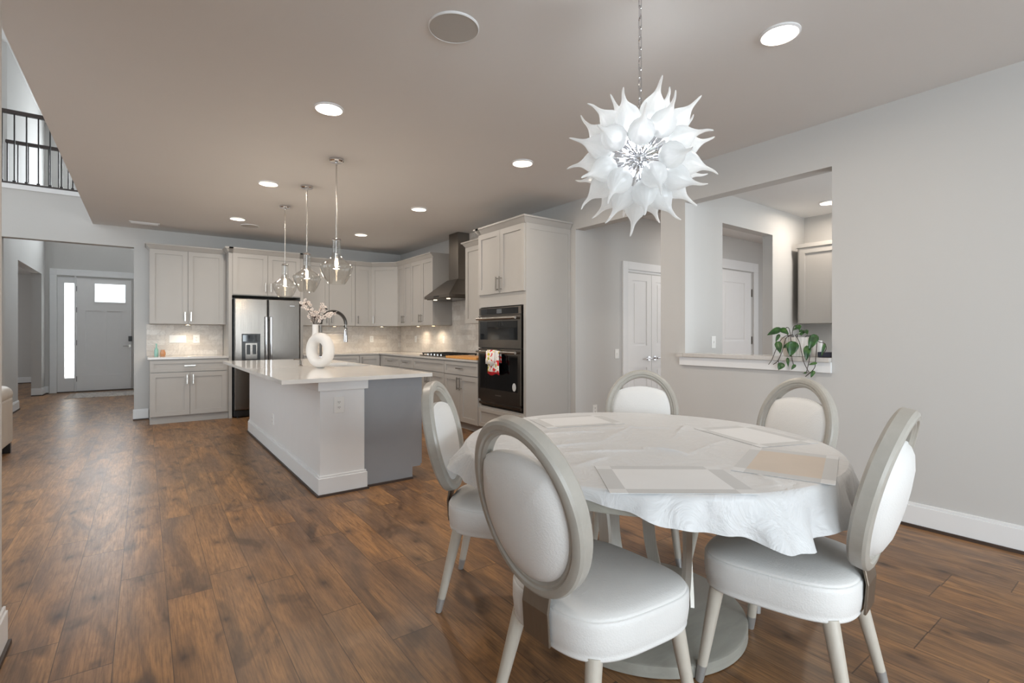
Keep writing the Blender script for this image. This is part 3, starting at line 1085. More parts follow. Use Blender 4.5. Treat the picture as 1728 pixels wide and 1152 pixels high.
# angled corner cabinet
t = thing('wall_cabinet', 'white angled wall cabinet in the kitchen corner', 'cabinet', (3.6, 8.6, UZ0), 'wall cabinets in the kitchen')
MB().prism([(3.24, YU), (XU, 8.24), (XR, 8.24), (XR, YB), (3.24, YB)], UZ0, UZ1).build('carcass', 'cab', t)
cdir = Vector((XU - 3.24, 8.24 - YU))
clen = cdir.length
FD = Fr((3.24, YU), cdir, (-0.68, -0.73))
FD.n = Vector((-cdir.y, cdir.x)).normalized() * (-1 if Vector((-cdir.y, cdir.x)).dot(Vector((-1, -1))) < 0 else 1)
shaker(FD, 0.004, clen - 0.004, UZ0, UZ1, t, handle=(0.05, 1.48, True))
crown(FD, -0.02, clen + 0.02, UZ1, 0.06, t)
upper('wall_cabinet', 'white two-door wall cabinet on the hood wall next to the corner', CU, 7.69, 8.238,
      [(7.69, 7.965, UZ0, UZ1, (7.93, 1.48, True)), (7.965, 8.238, UZ0, UZ1, (8.0, 1.48, True))], 0.33)
upper('wall_cabinet', 'white two-door wall cabinet with exposed side left of the range hood', CU, 6.90, 7.688,
      [(6.90, 7.294, UZ0, UZ1, (7.26, 1.48, True)), (7.294, 7.688, UZ0, UZ1, (7.328, 1.48, True))], 0.33)
upper('wall_cabinet', 'narrow white wall cabinet between the range hood and the ovens', CU, 5.11, 5.93,
      [(5.11, 5.93, UZ0, UZ1, (5.17, 1.5, True))], 0.33, left=0.0, right=0.05)

# base run on the back wall right of the refrigerator
base('base_cabinet', 'white base cabinet with drawer fronts behind the island sink', FL, 2.018, 2.91,
     [('drawer', 2.018, 2.91, 0.705, 0.868, (2.46, 0.79, False)), ('door', 2.018, 2.464, 0.105, 0.70, (2.43, 0.6, True)), ('door', 2.464, 2.91, 0.105, 0.70, (2.5, 0.6, True))])
base('base_cabinet', 'narrow white full-height-door base cabinet in the back wall corner', FL, 2.912, 3.27,
     [('door', 2.912, 3.27, 0.105, 0.868, (2.955, 0.78, True))])
# base run on the hood wall
t = base('base_cabinet', 'blind white corner base cabinet with plain filler front', CL, 8.09, 8.278, [], depth=0.63)
base('base_cabinet', 'white drawer base cabinet beside the corner filler on the hood wall', CL, 7.43, 8.088,
     [('drawer', 7.43, 8.088, 0.705, 0.868, (7.76, 0.79, False)), ('door', 7.43, 8.088, 0.105, 0.70, (7.48, 0.6, True))], depth=0.63)
base('base_cabinet', 'white drawer base cabinet directly left of the cooktop cabinet', CL, 6.92, 7.428,
     [('drawer', 6.92, 7.428, 0.705, 0.868, (7.17, 0.79, False)), ('door', 6.92, 7.428, 0.105, 0.70, (7.38, 0.6, True))], depth=0.63)
base('base_cabinet', 'wide white base cabinet with handleless drawer front under the cooktop', CL, 5.95, 6.918,
     [('drawer', 5.95, 6.918, 0.705, 0.868, None), ('door', 5.95, 6.434, 0.105, 0.70, (6.40, 0.6, True)), ('door', 6.434, 6.918, 0.105, 0.70, (6.47, 0.6, True))], depth=0.63)
base('base_cabinet', 'white base cabinet with drawer and two doors beside the ovens', CL, 5.105, 5.948,
     [('drawer', 5.105, 5.948, 0.70, 0.868, (5.527, 0.785, False)), ('door', 5.105, 5.527, 0.105, 0.695, (5.49, 0.59, True, 0.16)), ('door', 5.527, 5.948, 0.105, 0.695, (5.564, 0.59, True, 0.16))], depth=0.63)
tag(MB().prism([(2.018, YB - 0.002), (2.018, YL - 0.03), (XLo - 0.03, YL - 0.03), (XLo - 0.03, 5.102), (XR - 0.002, 5.102), (XR - 0.002, YB - 0.002)], 0.88, 0.905).build('countertop', 'counter', bevel=0.003),
    'long L-shaped grey quartz countertop under the cooktop', 'countertop')
tag(MB().box(2.018, XR - 0.013, YB - 0.012, YB - 0.001, 0.906, UZ0 - 0.002).build('backsplash', 'tile'), 'marble subway tile backsplash behind the island faucet, right of the refrigerator', 'backsplash')
tag(MB().box(XR - 0.012, XR - 0.001, 5.11, YB - 0.013, 0.906, UZ0 - 0.002).build('backsplash', 'tile'), 'long marble subway tile backsplash behind the gas cooktop', 'backsplash')
tag(MB().box(XR - 0.012, XR - 0.001, 5.94, 6.895, UZ0 - 0.002, CEIL - 0.003).build('backsplash', 'tile'), 'tall marble tile panel behind the range hood up to the ceiling', 'backsplash')

# range hood
t = thing('range_hood', 'stainless pyramid chimney range hood over the cooktop', 'range hood', (3.7, 6.5, 1.74))
MB().box(3.72, XR - 0.013, 6.37, 6.64, 2.03, CEIL - 0.002).build('chimney', 'steel_dark', t, bevel=0.002, seg=1)
mb = MB()
mb.hexa([(3.43, 6.115, 1.795), (XR - 0.013, 6.115, 1.795), (XR - 0.013, 6.885, 1.795), (3.43, 6.885, 1.795)], [(3.70, 6.35, 2.04), (XR - 0.013, 6.35, 2.04), (XR - 0.013, 6.66, 2.04), (3.70, 6.66, 2.04)])
mb.box(3.43, XR - 0.013, 6.115, 6.885, 1.755, 1.795)
mb.build('canopy', 'steel_dark', t)
MB().box(3.46, XR - 0.04, 6.15, 6.85, 1.742, 1.756).build('filter_panel', 'steel', t)
for y in (6.3, 6.7):
    MB().cyl((3.52, y, 1.741), (3.52, y, 1.735), 0.028, seg=20).build('hood_lamp', 'lamp', t)
MB().box(3.427, 3.431, 6.42, 6.58, 1.767, 1.783).build('control_strip', 'black', t)

# gas cooktop
t = thing('gas_cooktop', 'stainless gas cooktop with black cast iron grates on the countertop', 'cooktop', (3.62, 6.46, 0.906))
MB().box(3.36, 3.87, 6.03, 6.90, 0.906, 0.918).build('tray', 'steel', t, bevel=0.004)
for yc in (6.18, 6.465, 6.75):
    mb = MB()
    for x in (3.40, 3.62, 3.84):
        mb.box(x - 0.007, x + 0.007, yc - 0.135, yc + 0.135, 0.935, 0.95)
    for y in (-0.128, -0.045, 0.045, 0.128):
        mb.box(3.40, 3.84, yc + y - 0.006, yc + y + 0.006, 0.935, 0.95)
    for x in (3.41, 3.83):
        for y in (-0.125, 0.125):
            mb.box(x - 0.008, x + 0.008, yc + y - 0.008, yc + y + 0.008, 0.918, 0.936)
    mb.build('grate', 'black_metal', t)
for x, y in ((3.5, 6.18), (3.74, 6.18), (3.62, 6.465), (3.5, 6.75), (3.74, 6.75)):
    MB().cyl((x, y, 0.918), (x, y, 0.932), 0.045, 0.038, 20).build('burner', 'black', t, smooth=True)
for k in range(5):
    MB().cyl((3.378, 6.25 + 0.1 * k, 0.918), (3.378, 6.25 + 0.1 * k, 0.942), 0.016, 0.014, 16).build('knob', 'chrome', t, smooth=True)
tag(MB().box(3.27, 3.62, 5.16, 5.93, 0.906, 0.936).build('cutting_board', 'cutting', bevel=0.006), 'honey coloured wooden cutting board lying right of the cooktop', 'cutting board')

# tall oven cabinet
TY0, TY1 = 4.185, 5.10
t = thing('oven_cabinet', 'tall white cabinet housing the stacked wall ovens', 'cabinet', (3.6, 4.64, 0))
mb = MB()
mb.box(XLo, XR - 0.004, TY0, TY1, 1.545, UZ1)
mb.box(XLo, XR - 0.004, TY0, TY1, 0.1, 0.365)
mb.box(XLo, XR - 0.004, TY0, TY0 + 0.04, 0.365, 1.545)
mb.box(XLo, XR - 0.004, TY1 - 0.02, TY1, 0.365, 1.545)
mb.box(XR - 0.024, XR - 0.004, TY0 + 0.04, TY1 - 0.02, 0.365, 1.545)
mb.build('carcass', 'cab', t)
MB().box(XLo + 0.06, XR - 0.004, TY0, TY1, 0, 0.1).build('toe_kick', 'cab', t)
SFR = Fr((0, TY0), (1, 0), (0, -1))
mb = MB()
panel_slab(mb, SFR, XLo, XR - 0.004, 0.0, UZ1, [(XLo + 0.05, XR - 0.04, 0.1, UZ1 - 0.06)], 0, 0.006, 0.004)
mb.build('side_panel', 'cab', t)
shaker(CL, TY0 + 0.005, 4.643, 1.69, UZ1, t, handle=(4.608, 1.80, True, 0.16))
shaker(CL, 4.643, TY1 - 0.005, 1.69, UZ1, t, handle=(4.678, 1.80, True, 0.16))
shaker(CL, TY0 + 0.005, TY1 - 0.005, 0.115, 0.345, t, 'drawer', 0.045, handle=(4.643, 0.23, False))
crown(CL, TY0, TY1, UZ1, XR - XLo - 0.006, t, 0.05, 0.0)
crown(CL, TY1 - 0.06, TY1 + 0.001, UZ1, 0.25, t, 0.0, 0.05)

# stacked wall oven
t = thing('wall_oven', 'stainless combination microwave and wall oven in the tall cabinet', 'oven', (3.5, 4.66, 0.375))
OY0, OY1 = 4.245, 5.075
MB().box(3.29, 3.85, OY0 + 0.01, OY1 - 0.01, 0.372, 1.538).build('case', 'black', t)
OF = Fr((3.29, 0), (0, 1), (-1, 0))
mb = MB()
OF.box(mb, OY0, OY1, 0, 0.03, 1.445, 1.532)
mb.build('control_panel', 'steel', t)
mb = MB()
OF.box(mb, OY0 + 0.05, OY1 - 0.045, 0.03, 0.033, 1.452, 1.52)
mb.build('control_glass', 'oven_glass', t)
mb = MB()
OF.box(mb, 4.60, 4.70, 0.033, 0.034, 1.462, 1.512)
mb.build('display', 'display', t)


def oven_door(z0, z1, gz0, gz1, hz):
    mb = MB()
    panel_slab(mb, OF, OY0, OY1, z0, z1, [(OY0 + 0.045, OY1 - 0.035, gz0, gz1)], 0.0, 0.04, None)
    d = mb.build('oven_door', 'steel', t)
    mb = MB()
    OF.box(mb, OY0 + 0.045, OY1 - 0.035, 0.012, 0.034, gz0, gz1)
    mb.build('door_glass', 'oven_glass', d)
    mb = MB()
    a, b = Vector(OF.p(OY0 + 0.03, 0.085, hz)), Vector(OF.p(OY1 - 0.03, 0.085, hz))
    mb.cyl(a, b, 0.015, 0.015, 16)
    for y in (OY0 + 0.06, OY1 - 0.06):
        mb.cyl(OF.p(y, 0.04, hz), OF.p(y, 0.085, hz), 0.01, 0.01, 10)
    mb.build('handle', 'nickel', d, smooth=True)
    return d


oven_door(1.066, 1.438, 1.16, 1.372, 1.405)
dd = oven_door(0.452, 1.055, 0.585, 0.985, 1.02)
mb = MB()
mb.lathe([(0.045, 0), (0.045, 0.001)], seg=24, mat=Matrix.Rotation(-math.pi / 2, 4, 'Y'), c=OF.p(4.36, 0.035, 0.64), sy=0.75)
mb.build('energy_sticker', 'mat_grey', dd)
mb = MB()
OF.box(mb, 4.60, 4.72, 0.0402, 0.0412, 0.515, 0.527)
mb.build('badge', 'nickel', dd)
mb = MB()
OF.box(mb, OY0, OY1, 0, 0.03, 0.392, 0.42)
OF.box(mb, OY0 + 0.02, OY1 - 0.02, 0, 0.012, 0.42, 0.452)
mb.build('vent_strip', 'steel', t)

# towel folded over the oven handle
hx = 3.29 - 0.085
mb = MB()


def towel_strip(y0, y1, zb, off, zt=1.0365, ph=0.0):
    n = 14
    rings = []
    cols = [y0 + (y1 - y0) * i / n for i in range(n + 1)]
    path = [(hx - 0.019 - off, zb), (hx - 0.021 - off, zb + 0.06), (hx - 0.019 - off, 0.94), (hx - 0.018 - off, 1.015), (hx - 0.010, zt + off * 0.6), (hx + 0.008, zt + off * 0.6), (hx + 0.018, 1.012), (hx + 0.019, 0.93), (hx + 0.019, 0.90)]
    vs, fs = [], []
    for j, (x, z) in enumerate(path):
        for i, y in enumerate(cols):
            amp = 0.006 * max(0, (1.02 - z)) / 0.25
            w = amp * math.sin(i * 1.25 + ph)
            yy = y if z > 0.99 else y + (y - (y0 + y1) / 2) * (1.0 - z) * 0.5
            dz = 0.012 * math.sin(i * 0.5 + ph) if j == 0 else 0
            vs.append((x - abs(w) if x < hx else x, yy, z + dz))
    m = n + 1
    for j in range(len(path) - 1):
        for i in range(n):
            fs.append((j * m + i, j * m + i + 1, (j + 1) * m + i + 1, (j + 1) * m + i))
    mb.add(vs, fs)


towel_strip(4.56, 4.76, 0.765, 0.0)
towel_strip(4.63, 4.80, 0.87, 0.012, ph=1.4)
tw = mb.build('towel', 'towel', smooth=True)
so = tw.modifiers.new('thickness', 'SOLIDIFY')
so.thickness = 0.004
tag(tw, 'red white and yellow printed dish towel hung on the lower oven handle', 'towel')

# under cabinet puck lights
PUCKS = [(0.51, 8.66, 'glowing puck light under the wall cabinet left of the refrigerator'),
         (2.62, 8.66, 'glowing puck light under the cabinet right of the refrigerator'),
         (3.42, 8.55, 'glowing puck light under the angled corner cabinet'),
         (3.76, 7.78, 'glowing puck light under the hood wall cabinet next to the corner'),
         (3.76, 7.22, 'glowing puck light under the cabinet just left of the range hood')]
for x, y, lab in PUCKS:
    p = thing('puck_light', lab, 'lamp', (x, y, UZ0 - 0.012), 'under-cabinet puck lights')
    mb = MB().cyl((x, y, UZ0 - 0.012), (x, y, UZ0 - 0.0005), 0.034, 0.034, 20)
    mb.build('housing', 'nickel', p, smooth=True)
    MB().cyl((x, y, UZ0 - 0.0135), (x, y, UZ0 - 0.0115), 0.026, 0.026, 20).build('lens', 'puck', p)
    l = bpy.data.lights.new('puck_lamp', 'SPOT')
    l.energy = 10.0
    l.color = (1.0, 0.82, 0.6)
    l.spot_size = math.radians(150)
    l.spot_blend = 0.8
    l.shadow_soft_size = 0.03
    lo = bpy.data.objects.new('puck_lamp', l)
    lo.parent = p
    lo.location = (0, 0, -0.006)
    COL.objects.link(lo)


# wall plates
def plate(name, label, fr, u, z, n0, w=0.07, h=0.115, kind='outlet', gangs=1, cat='outlet', group='wall plates'):
    t = thing(name, label, cat, fr.p(u, n0, z - h / 2), group)
    mb = MB()
    fr.box(mb, u - w / 2, u + w / 2, n0, n0 + 0.006, z - h / 2, z + h / 2)
    mb.build('cover_plate', 'plate', t, bevel=0.002, seg=1)
    for g_ in range(gangs):
        uc = u + (g_ - (gangs - 1) / 2) * 0.046
        if kind == 'outlet':
            for zz in (-0.02, 0.02):
                mb = MB()
                fr.box(mb, uc - 0.016, uc + 0.016, n0 + 0.006, n0 + 0.0085, z + zz - 0.014, z + zz + 0.014)
                s_ = mb.build('socket', 'plate', t)
                mb = MB()
                for du in (-0.006, 0.006):
                    fr.box(mb, uc + du - 0.0015, uc + du + 0.0015, n0 + 0.0085, n0 + 0.009, z + zz - 0.003, z + zz + 0.007)
                fr.box(mb, uc - 0.002, uc + 0.002, n0 + 0.0085, n0 + 0.009, z + zz - 0.01, z + zz - 0.006)
                mb.build('slots', 'slot', s_)
        else:
            mb = MB()
            fr.box(mb, uc - 0.006, uc + 0.006, n0 + 0.006, n0 + 0.016, z - 0.008, z + 0.012)
            mb.build('toggle', 'plate', t)
    return t


BF = Fr((0, YB - 0.012), (1, 0), (0, -1))
CF = Fr((XR - 0.012, 0), (0, 1), (-1, 0))
plate('light_switch', 'four-gang white light switch plate on the tile left of the refrigerator', BF, 0.396, 1.155, 0.0, 0.21, 0.115, 'switch', 4, 'switch')
plate('wall_outlet', 'white outlet plate on the tile beside the four-gang switch', BF, 0.63, 1.155, 0.0, 0.085, 0.125)
plate('wall_outlet', 'white outlet plate on the tile below the angled corner cabinet', BF, 3.36, 1.14, 0.0)
plate('wall_outlet', 'white outlet plate on the hood wall tile near the corner', CF, 8.2, 1.14, 0.0)
plate('wall_outlet', 'white outlet plate on the tile just left of the cooktop', CF, 7.16, 1.14, 0.0)
plate('light_switch', 'white toggle switch on the hall wall left of the double doors', HP, 4.62, 0.985, 0.0, kind='switch', cat='switch')
plate('wall_outlet', 'low white outlet on the hall wall beside the far chair', HP, 4.24, 0.34, 0.0)
plate('light_switch', 'white toggle switch inside the pantry seen over the ledge', FRP, 4.40, 1.145, 0.0, kind='switch', cat='switch')
plate('wall_outlet', 'white outlet with dark slots on the front end of the island', Fr((0, 3.86), (1, 0), (0, -1)), 1.20, 0.68, 0.0, 0.08, 0.125)
plate('wall_outlet', 'low white outlet on the long left side of the island', Fr((1.06, 0), (0, 1), (-1, 0)), 5.55, 0.35, 0.0)

# small bottles on the left counter
mb = MB().lathe([(0.022, 0), (0.026, 0.02), (0.024, 0.09), (0.009, 0.125), (0.008, 0.17), (0.011, 0.172), (0.011, 0.18)], (0.135, 8.72, 0.912), 20)
tag(mb.build('bottle', 'teal', smooth=True), 'small pale teal bottle on the counter left of the refrigerator', 'bottle')
mb = MB().lathe([(0.028, 0), (0.034, 0.02), (0.034, 0.05), (0.024, 0.075), (0.024, 0.09)], (0.21, 8.70, 0.912), 20)
tag(mb.build('jar', 'orange', smooth=True), 'small amber jar beside the teal bottle', 'jar')

# ------------------------------------------------------------------ island
IT = 0.895
t = thing('kitchen_island', 'white kitchen island with grey end panel and overhanging quartz top', 'island', (1.45, 5.4, 0))
IX0, IXM, IX1, IY0, IY1 = 1.06, 1.40, 1.90, 3.86, 6.98
MB().box(IX0, IXM, IY0, IY1, 0, 0.865).build('half_wall', 'trim', t)
mb = MB()
mb.box(IXM, IX1, IY0 + 0.025, IY1, 0.1, 0.865)
mb.box(IXM, IX1 - 0.075, IY0 + 0.025, IY1, 0.0, 0.1)
c = mb.build('cabinet_body', 'grey_panel', t)
c['label'] = 'slate grey painted cabinet body'
IF = Fr((IX1, 0), (0, 1), (1, 0))
for a, b in ((3.90, 4.5), (4.5, 5.1), (5.1, 5.9), (5.9, 6.9)):
    shaker(IF, a, b, 0.11, 0.855, t, mat='grey_panel', handle=((a + b) / 2, 0.80, False))
mb = MB()
mb.box(IX0 - 0.018, IXM + 0.025, IY0 - 0.02, IY0 + 0.02, 0.792, 0.864)
mb.box(IX0 - 0.018, IX0 + 0.02, IY0 + 0.02, IY1, 0.792, 0.864)
mb.build('frieze_board', 'trim', t, bevel=0.002, seg=1)
mb = MB()
mb.box(IX0 - 0.016, IXM + 0.02, IY0 - 0.016, IY0, 0.014, 0.135)
mb.box(IX0 - 0.016, IX0, IY0, IY1 + 0.016, 0.014, 0.135)
mb.box(IX0 - 0.009, IXM + 0.012, IY0 - 0.009, IY0, 0.135, 0.152)
mb.box(IX0 - 0.009, IX0, IY0, IY1 + 0.009, 0.135, 0.152)
mb.build('base_moulding', 'trim', t, bevel=0.002, seg=1)
mb = MB()
mb.box(IX0 - 0.028, IXM + 0.03, IY0 - 0.028, IY0, 0, 0.016)
mb.box(IX0 - 0.028, IX0, IY0, IY1 + 0.02, 0, 0.016)
mb.box(IXM, IX1 - 0.075, IY0 + 0.008, IY0 + 0.025, 0, 0.016)
mb.build('shoe_moulding', 'shoe', t)
CX0, CX1, CY0, CY1 = 0.775, 1.955, 3.775, 7.03
SX0, SX1, SY0, SY1 = 1.53, 1.90, 5.05, 5.80
mb = MB()
TOPF = None
for a, b, c0, c1 in ((CX0, SX0, CY0, CY1), (SX1, CX1, CY0, CY1), (SX0, SX1, CY0, SY0), (SX0, SX1, SY1, CY1)):
    mb.box(a, b, c0, c1, 0.865, IT)
mb.build('island_top', 'quartz', t)
mb = MB()
mb.box(SX0 - 0.01, SX1 + 0.01, SY0 - 0.01, SY1 + 0.01, 0.66, 0.672)
mb.box(SX0 - 0.01, SX0, SY0, SY1, 0.672, 0.8645)
mb.box(SX1, SX1 + 0.01, SY0, SY1, 0.672, 0.8645)
mb.box(SX0, SX1, SY0 - 0.01, SY0, 0.672, 0.8645)
mb.box(SX0, SX1, SY1, SY1 + 0.01, 0.672, 0.8645)
s = mb.build('sink_basin', 'sink', t)
s['label'] = 'dark undermount sink basin'

# pull-down spring faucet
fx, fy = 1.463, 5.30
t = thing('faucet', 'chrome spring-neck pull-down faucet behind the ring vase', 'faucet', (fx, fy, IT))
MB().lathe([(0.03, 0), (0.03, 0.012), (0.022, 0.02), (0.02, 0.1)], (fx, fy, IT), 24).build('base', 'chrome', t, smooth=True)
MB().cyl((fx, fy, IT + 0.1), (fx, fy, IT + 0.42), 0.012, 0.012, 16).build('riser', 'dark_nickel', t, smooth=True)
fd = Vector((math.cos(0.1), math.sin(-0.5), 0)).normalized()
fd = Vector((0.86, -0.5, 0)).normalized()
AR = 0.125
arc = []
for k in range(41):
    a = math.pi * k / 40
    arc.append(Vector((fx, fy, IT + 0.43)) + fd * (AR - AR * math.cos(a)) + Vector((0, 0, AR * 1.05 * math.sin(a))))
arc += [arc[-1] + Vector((0, 0, -0.05))]
MB().tube(arc, 0.009, 10).build('hose', 'dark_nickel', t, smooth=True)
hel = []
tot = len(arc) - 1
NT_ = 34
for k in range(NT_ * 12 + 1):
    f = k / (NT_ * 12) * (tot - 0.01)
    i = int(f)
    p = arc[i].lerp(arc[i + 1], f - i)
    d = (arc[i + 1] - arc[i]).normalized()
    side = d.cross(Vector((-fd.y, fd.x, 0))).normalized()
    nn = Vector((-fd.y, fd.x, 0))
    a = 2 * math.pi * k / 12
    hel.append(p + 0.016 * (side * math.cos(a) + nn * math.sin(a)))
MB().tube(hel, 0.0033, 6).build('spring', 'black_metal', t, smooth=True)
e = arc[-1]
MB().lathe([(0.012, 0), (0.018, -0.02), (0.02, -0.09), (0.022, -0.13), (0.018, -0.135)], (e.x, e.y, e.z), 20).build('spray_head', 'chrome', t, smooth=True)
MB().tube([(fx, fy, IT + 0.34), Vector((fx, fy, IT + 0.335)) + fd * 0.12, Vector((fx, fy, IT + 0.34)) + fd * (2 * AR - 0.02)], 0.006, 10).build('support_arm', 'chrome', t, smooth=True)
MB().tube([(fx, fy, IT + 0.07), Vector((fx, fy, IT + 0.075)) + Vector((-0.05, -0.03, 0)), Vector((fx, fy, IT + 0.10)) + Vector((-0.1, -0.05, 0))], 0.006, 10).build('lever_handle', 'chrome', t, smooth=True)
# soap dispenser
sx, sy = 1.30, 5.45
t = thing('soap_dispenser', 'small dark soap dispenser pump left of the ring vase', 'soap dispenser', (sx, sy, IT))
MB().lathe([(0.022, 0), (0.022, 0.006), (0.011, 0.012), (0.010, 0.055)], (sx, sy, IT), 20).build('pump_body', 'dark_nickel', t, smooth=True)
MB().tube([(sx, sy, IT + 0.055), (sx, sy, IT + 0.065), (sx - 0.05, sy + 0.02, IT + 0.07), (sx - 0.06, sy + 0.024, IT + 0.062)], 0.006, 10).build('spout', 'dark_nickel', t, smooth=True)

# ring vase with blossom sprig
vx, vy = 1.375, 5.0
t = thing('ring_vase', 'white ceramic ring-shaped vase on the island top', 'vase', (vx, vy, IT))
vn = Vector((-0.91, -0.41, 0)).normalized()
vt = Vector((-vn.y, vn.x, 0))
if vt.x > 0:
    vt = -vt
ring = []
for k in range(56):
    a = 2 * math.pi * k / 56
    R0 = 0.122
    sec = []
    cdir_ = vt * math.cos(a) + Vector((0, 0, 1)) * math.sin(a)
    for j in range(18):
        b = 2 * math.pi * j / 18
        p = Vector((vx, vy, IT + 0.17)) + cdir_ * (R0 + 0.05 * math.cos(b)) + vn * (0.056 * math.sin(b))
        if p.z < IT + 0.004:
            p.z = IT + 0.0005
        sec.append(tuple(p))
    ring.append(sec)
ring.append(ring[0])
MB().loft(ring, False, False).build('ring_body', 'ceramic', t, smooth=True, angle=60)
nk = Vector((vx, vy, 0)) + vt * 0.07
MB().lathe([(0.036, 0), (0.03, 0.02), (0.027, 0.05), (0.028, 0.12), (0.026, 0.124), (0.02, 0.118), (0.019, 0.08)], (nk.x, nk.y, IT + 0.30), 24, cap0=False, cap1=False).build('neck', 'ceramic', t, smooth=True)
rng = random.Random(4)
top = Vector((nk.x, nk.y, IT + 0.40))
t = thing('blossom_sprig', 'sprig of small white blossoms and brown leaves in the ring vase', 'flowers', tuple(top))
RT = Vector((0.804, -0.595, 0))
stems, tips = MB(), []
for k in range(8):
    sx_ = -0.12 + 0.29 * k / 7 + rng.uniform(-0.02, 0.02)
    hz = 0.13 + 0.09 * rng.random() + (0.08 if k < 2 else 0) - (0.02 if k > 5 else 0)
    e = top + RT * sx_ + Vector((rng.uniform(-0.02, 0.02), rng.uniform(-0.05, 0.05), hz))
    mid = top + (e - top) * 0.5 + Vector((0, 0, 0.035))
    base_ = top + Vector((0, 0, -0.03))
    stems.tube([base_, top + Vector((0, 0, 0.02)) + RT * sx_ * 0.1, mid, e], [0.003, 0.003, 0.0024, 0.0016], 6)
    tips += [e, mid.lerp(e, 0.5), mid, mid.lerp(e, 0.75), top.lerp(mid, 0.75)]
stems.build('stem', 'stem', t)
pet, core, lv = MB(), MB(), MB()
for e in tips:
    for q in range(3):
        c = e + Vector((rng.uniform(-0.022, 0.022), rng.uniform(-0.022, 0.022), rng.uniform(-0.018, 0.022)))
        nrm = Vector((rng.uniform(-0.8, 0.3), rng.uniform(-1, -0.1), rng.uniform(-0.3, 0.8))).normalized()
        a1 = nrm.orthogonal().normalized()
        b1 = nrm.cross(a1)
        for j in range(5):
            an = 2 * math.pi * j / 5
            u_ = a1 * math.cos(an) + b1 * math.sin(an)
            w_ = nrm.cross(u_)
            r = 0.019
            pet.add([c + u_ * 0.002, c + u_ * r * 0.6 + w_ * r * 0.42 + nrm * 0.003, c + u_ * r + nrm * 0.006, c + u_ * r * 0.6 - w_ * r * 0.42 + nrm * 0.003], [(0, 1, 2, 3)])
        core.sphere(tuple(c + nrm * 0.002), 0.0035, 8, 5)
for k in range(9):
    e = rng.choice(tips) + Vector((rng.uniform(-0.02, 0.02), rng.uniform(-0.03, 0), rng.uniform(-0.03, 0.01)))
    u_ = Vector((rng.uniform(-1, 1), rng.uniform(-0.5, 0.5), rng.uniform(-0.6, 0.4))).normalized()
    w_ = Vector((rng.uniform(-0.3, 0.3), -0.4, 1)).normalized()
    L_ = 0.035
    lv.add([e, e + u_ * L_ * 0.5 + w_ * 0.011, e + u_ * L_, e + u_ * L_ * 0.5 - w_ * 0.011], [(0, 1, 2, 3)])
pet.build('blossom', 'petal', t)
core.build('blossom_centre', 'blossom_core', t)
lo_ = lv.build('leaf', 'brown_leaf', t)
lo_['label'] = 'dark brown leaves'

# ------------------------------------------------------------------ ceiling fittings
LAMPS = [(2.585, 1.215, 'round recessed ceiling light right of the chandelier'),
         (0.998, 3.42, 'round recessed ceiling light over the open floor, largest of the left row'),
         (1.0, 5.47, 'round recessed ceiling light left of the middle pendant'),
         (0.98, 7.37, 'round recessed ceiling light above the refrigerator end of the left row'),
         (2.69, 3.48, 'round recessed ceiling light left of the chandelier above the oven side'),
         (2.67, 5.50, 'round recessed ceiling light midway along the hood side'),
         (2.64, 7.42, 'round recessed ceiling light nearest the kitchen corner')]


def downlight(x, y, z, label, power=10.5, col=(1.0, 0.88, 0.75), r=0.095):
    p = thing('recessed_light', label, 'ceiling light', (x, y, z - 0.012), 'recessed ceiling lights')
    mb = MB().lathe([(r, 0), (r, -0.006), (r * 0.9, -0.012), (r * 0.74, -0.006), (r * 0.72, -0.001)], (x, y, z), 40, cap0=False, cap1=False)
    mb.build('trim_ring', 'trim', p, smooth=True)
    MB().cyl((x, y, z - 0.0045), (x, y, z - 0.0015), r * 0.73, r * 0.73, 40).build('lens', 'lamp', p)
    l = bpy.data.lights.new('downlight_lamp', 'AREA')
    l.shape = 'DISK'
    l.size = r * 1.4
    l.energy = power
    l.color = col
    lo = bpy.data.objects.new('downlight_lamp', l)
    lo.parent = p
    lo.location = (0, 0, 0.006)
    COL.objects.link(lo)


for x, y, lab in LAMPS:
    downlight(x, y, CEIL, lab, 15.0 if 3.0 < y < 4.0 else 10.5)
downlight(5.78, 2.21, 2.61, 'round recessed ceiling light inside the pantry, cut by the wall edge', 10)


def ceiling_speaker(x, y, r, label):
    p = thing('ceiling_speaker', label, 'speaker', (x, y, CEIL - 0.01), 'round ceiling speakers')
    MB().lathe([(r, 0), (r, -0.006), (r * 0.965, -0.01), (r * 0.955, -0.004)], (x, y, CEIL), 48, cap0=False, cap1=False).build('rim', 'trim', p, smooth=True)
    MB().cyl((x, y, CEIL - 0.008), (x, y, CEIL - 0.001), r * 0.96, r * 0.96, 48).build('grille', 'speaker', p)


ceiling_speaker(1.232, 2.15, 0.125, 'large round ceiling speaker grille near the top of the photo')
ceiling_speaker(1.18, 7.75, 0.115, 'small far round ceiling speaker near the refrigerator')
t = thing('ceiling_vent', 'flat white ceiling register by the foyer opening', 'vent', (0.0, 8.42, CEIL - 0.01))
MB().box(-0.17, 0.17, 8.35, 8.49, CEIL - 0.008, CEIL - 0.0005).build('frame', 'trim', t, bevel=0.003)
for k in range(6):
    MB().box(-0.15, 0.15, 8.366 + 0.02 * k, 8.374 + 0.02 * k, CEIL - 0.012, CEIL - 0.008).build('slat', 'trim', t)

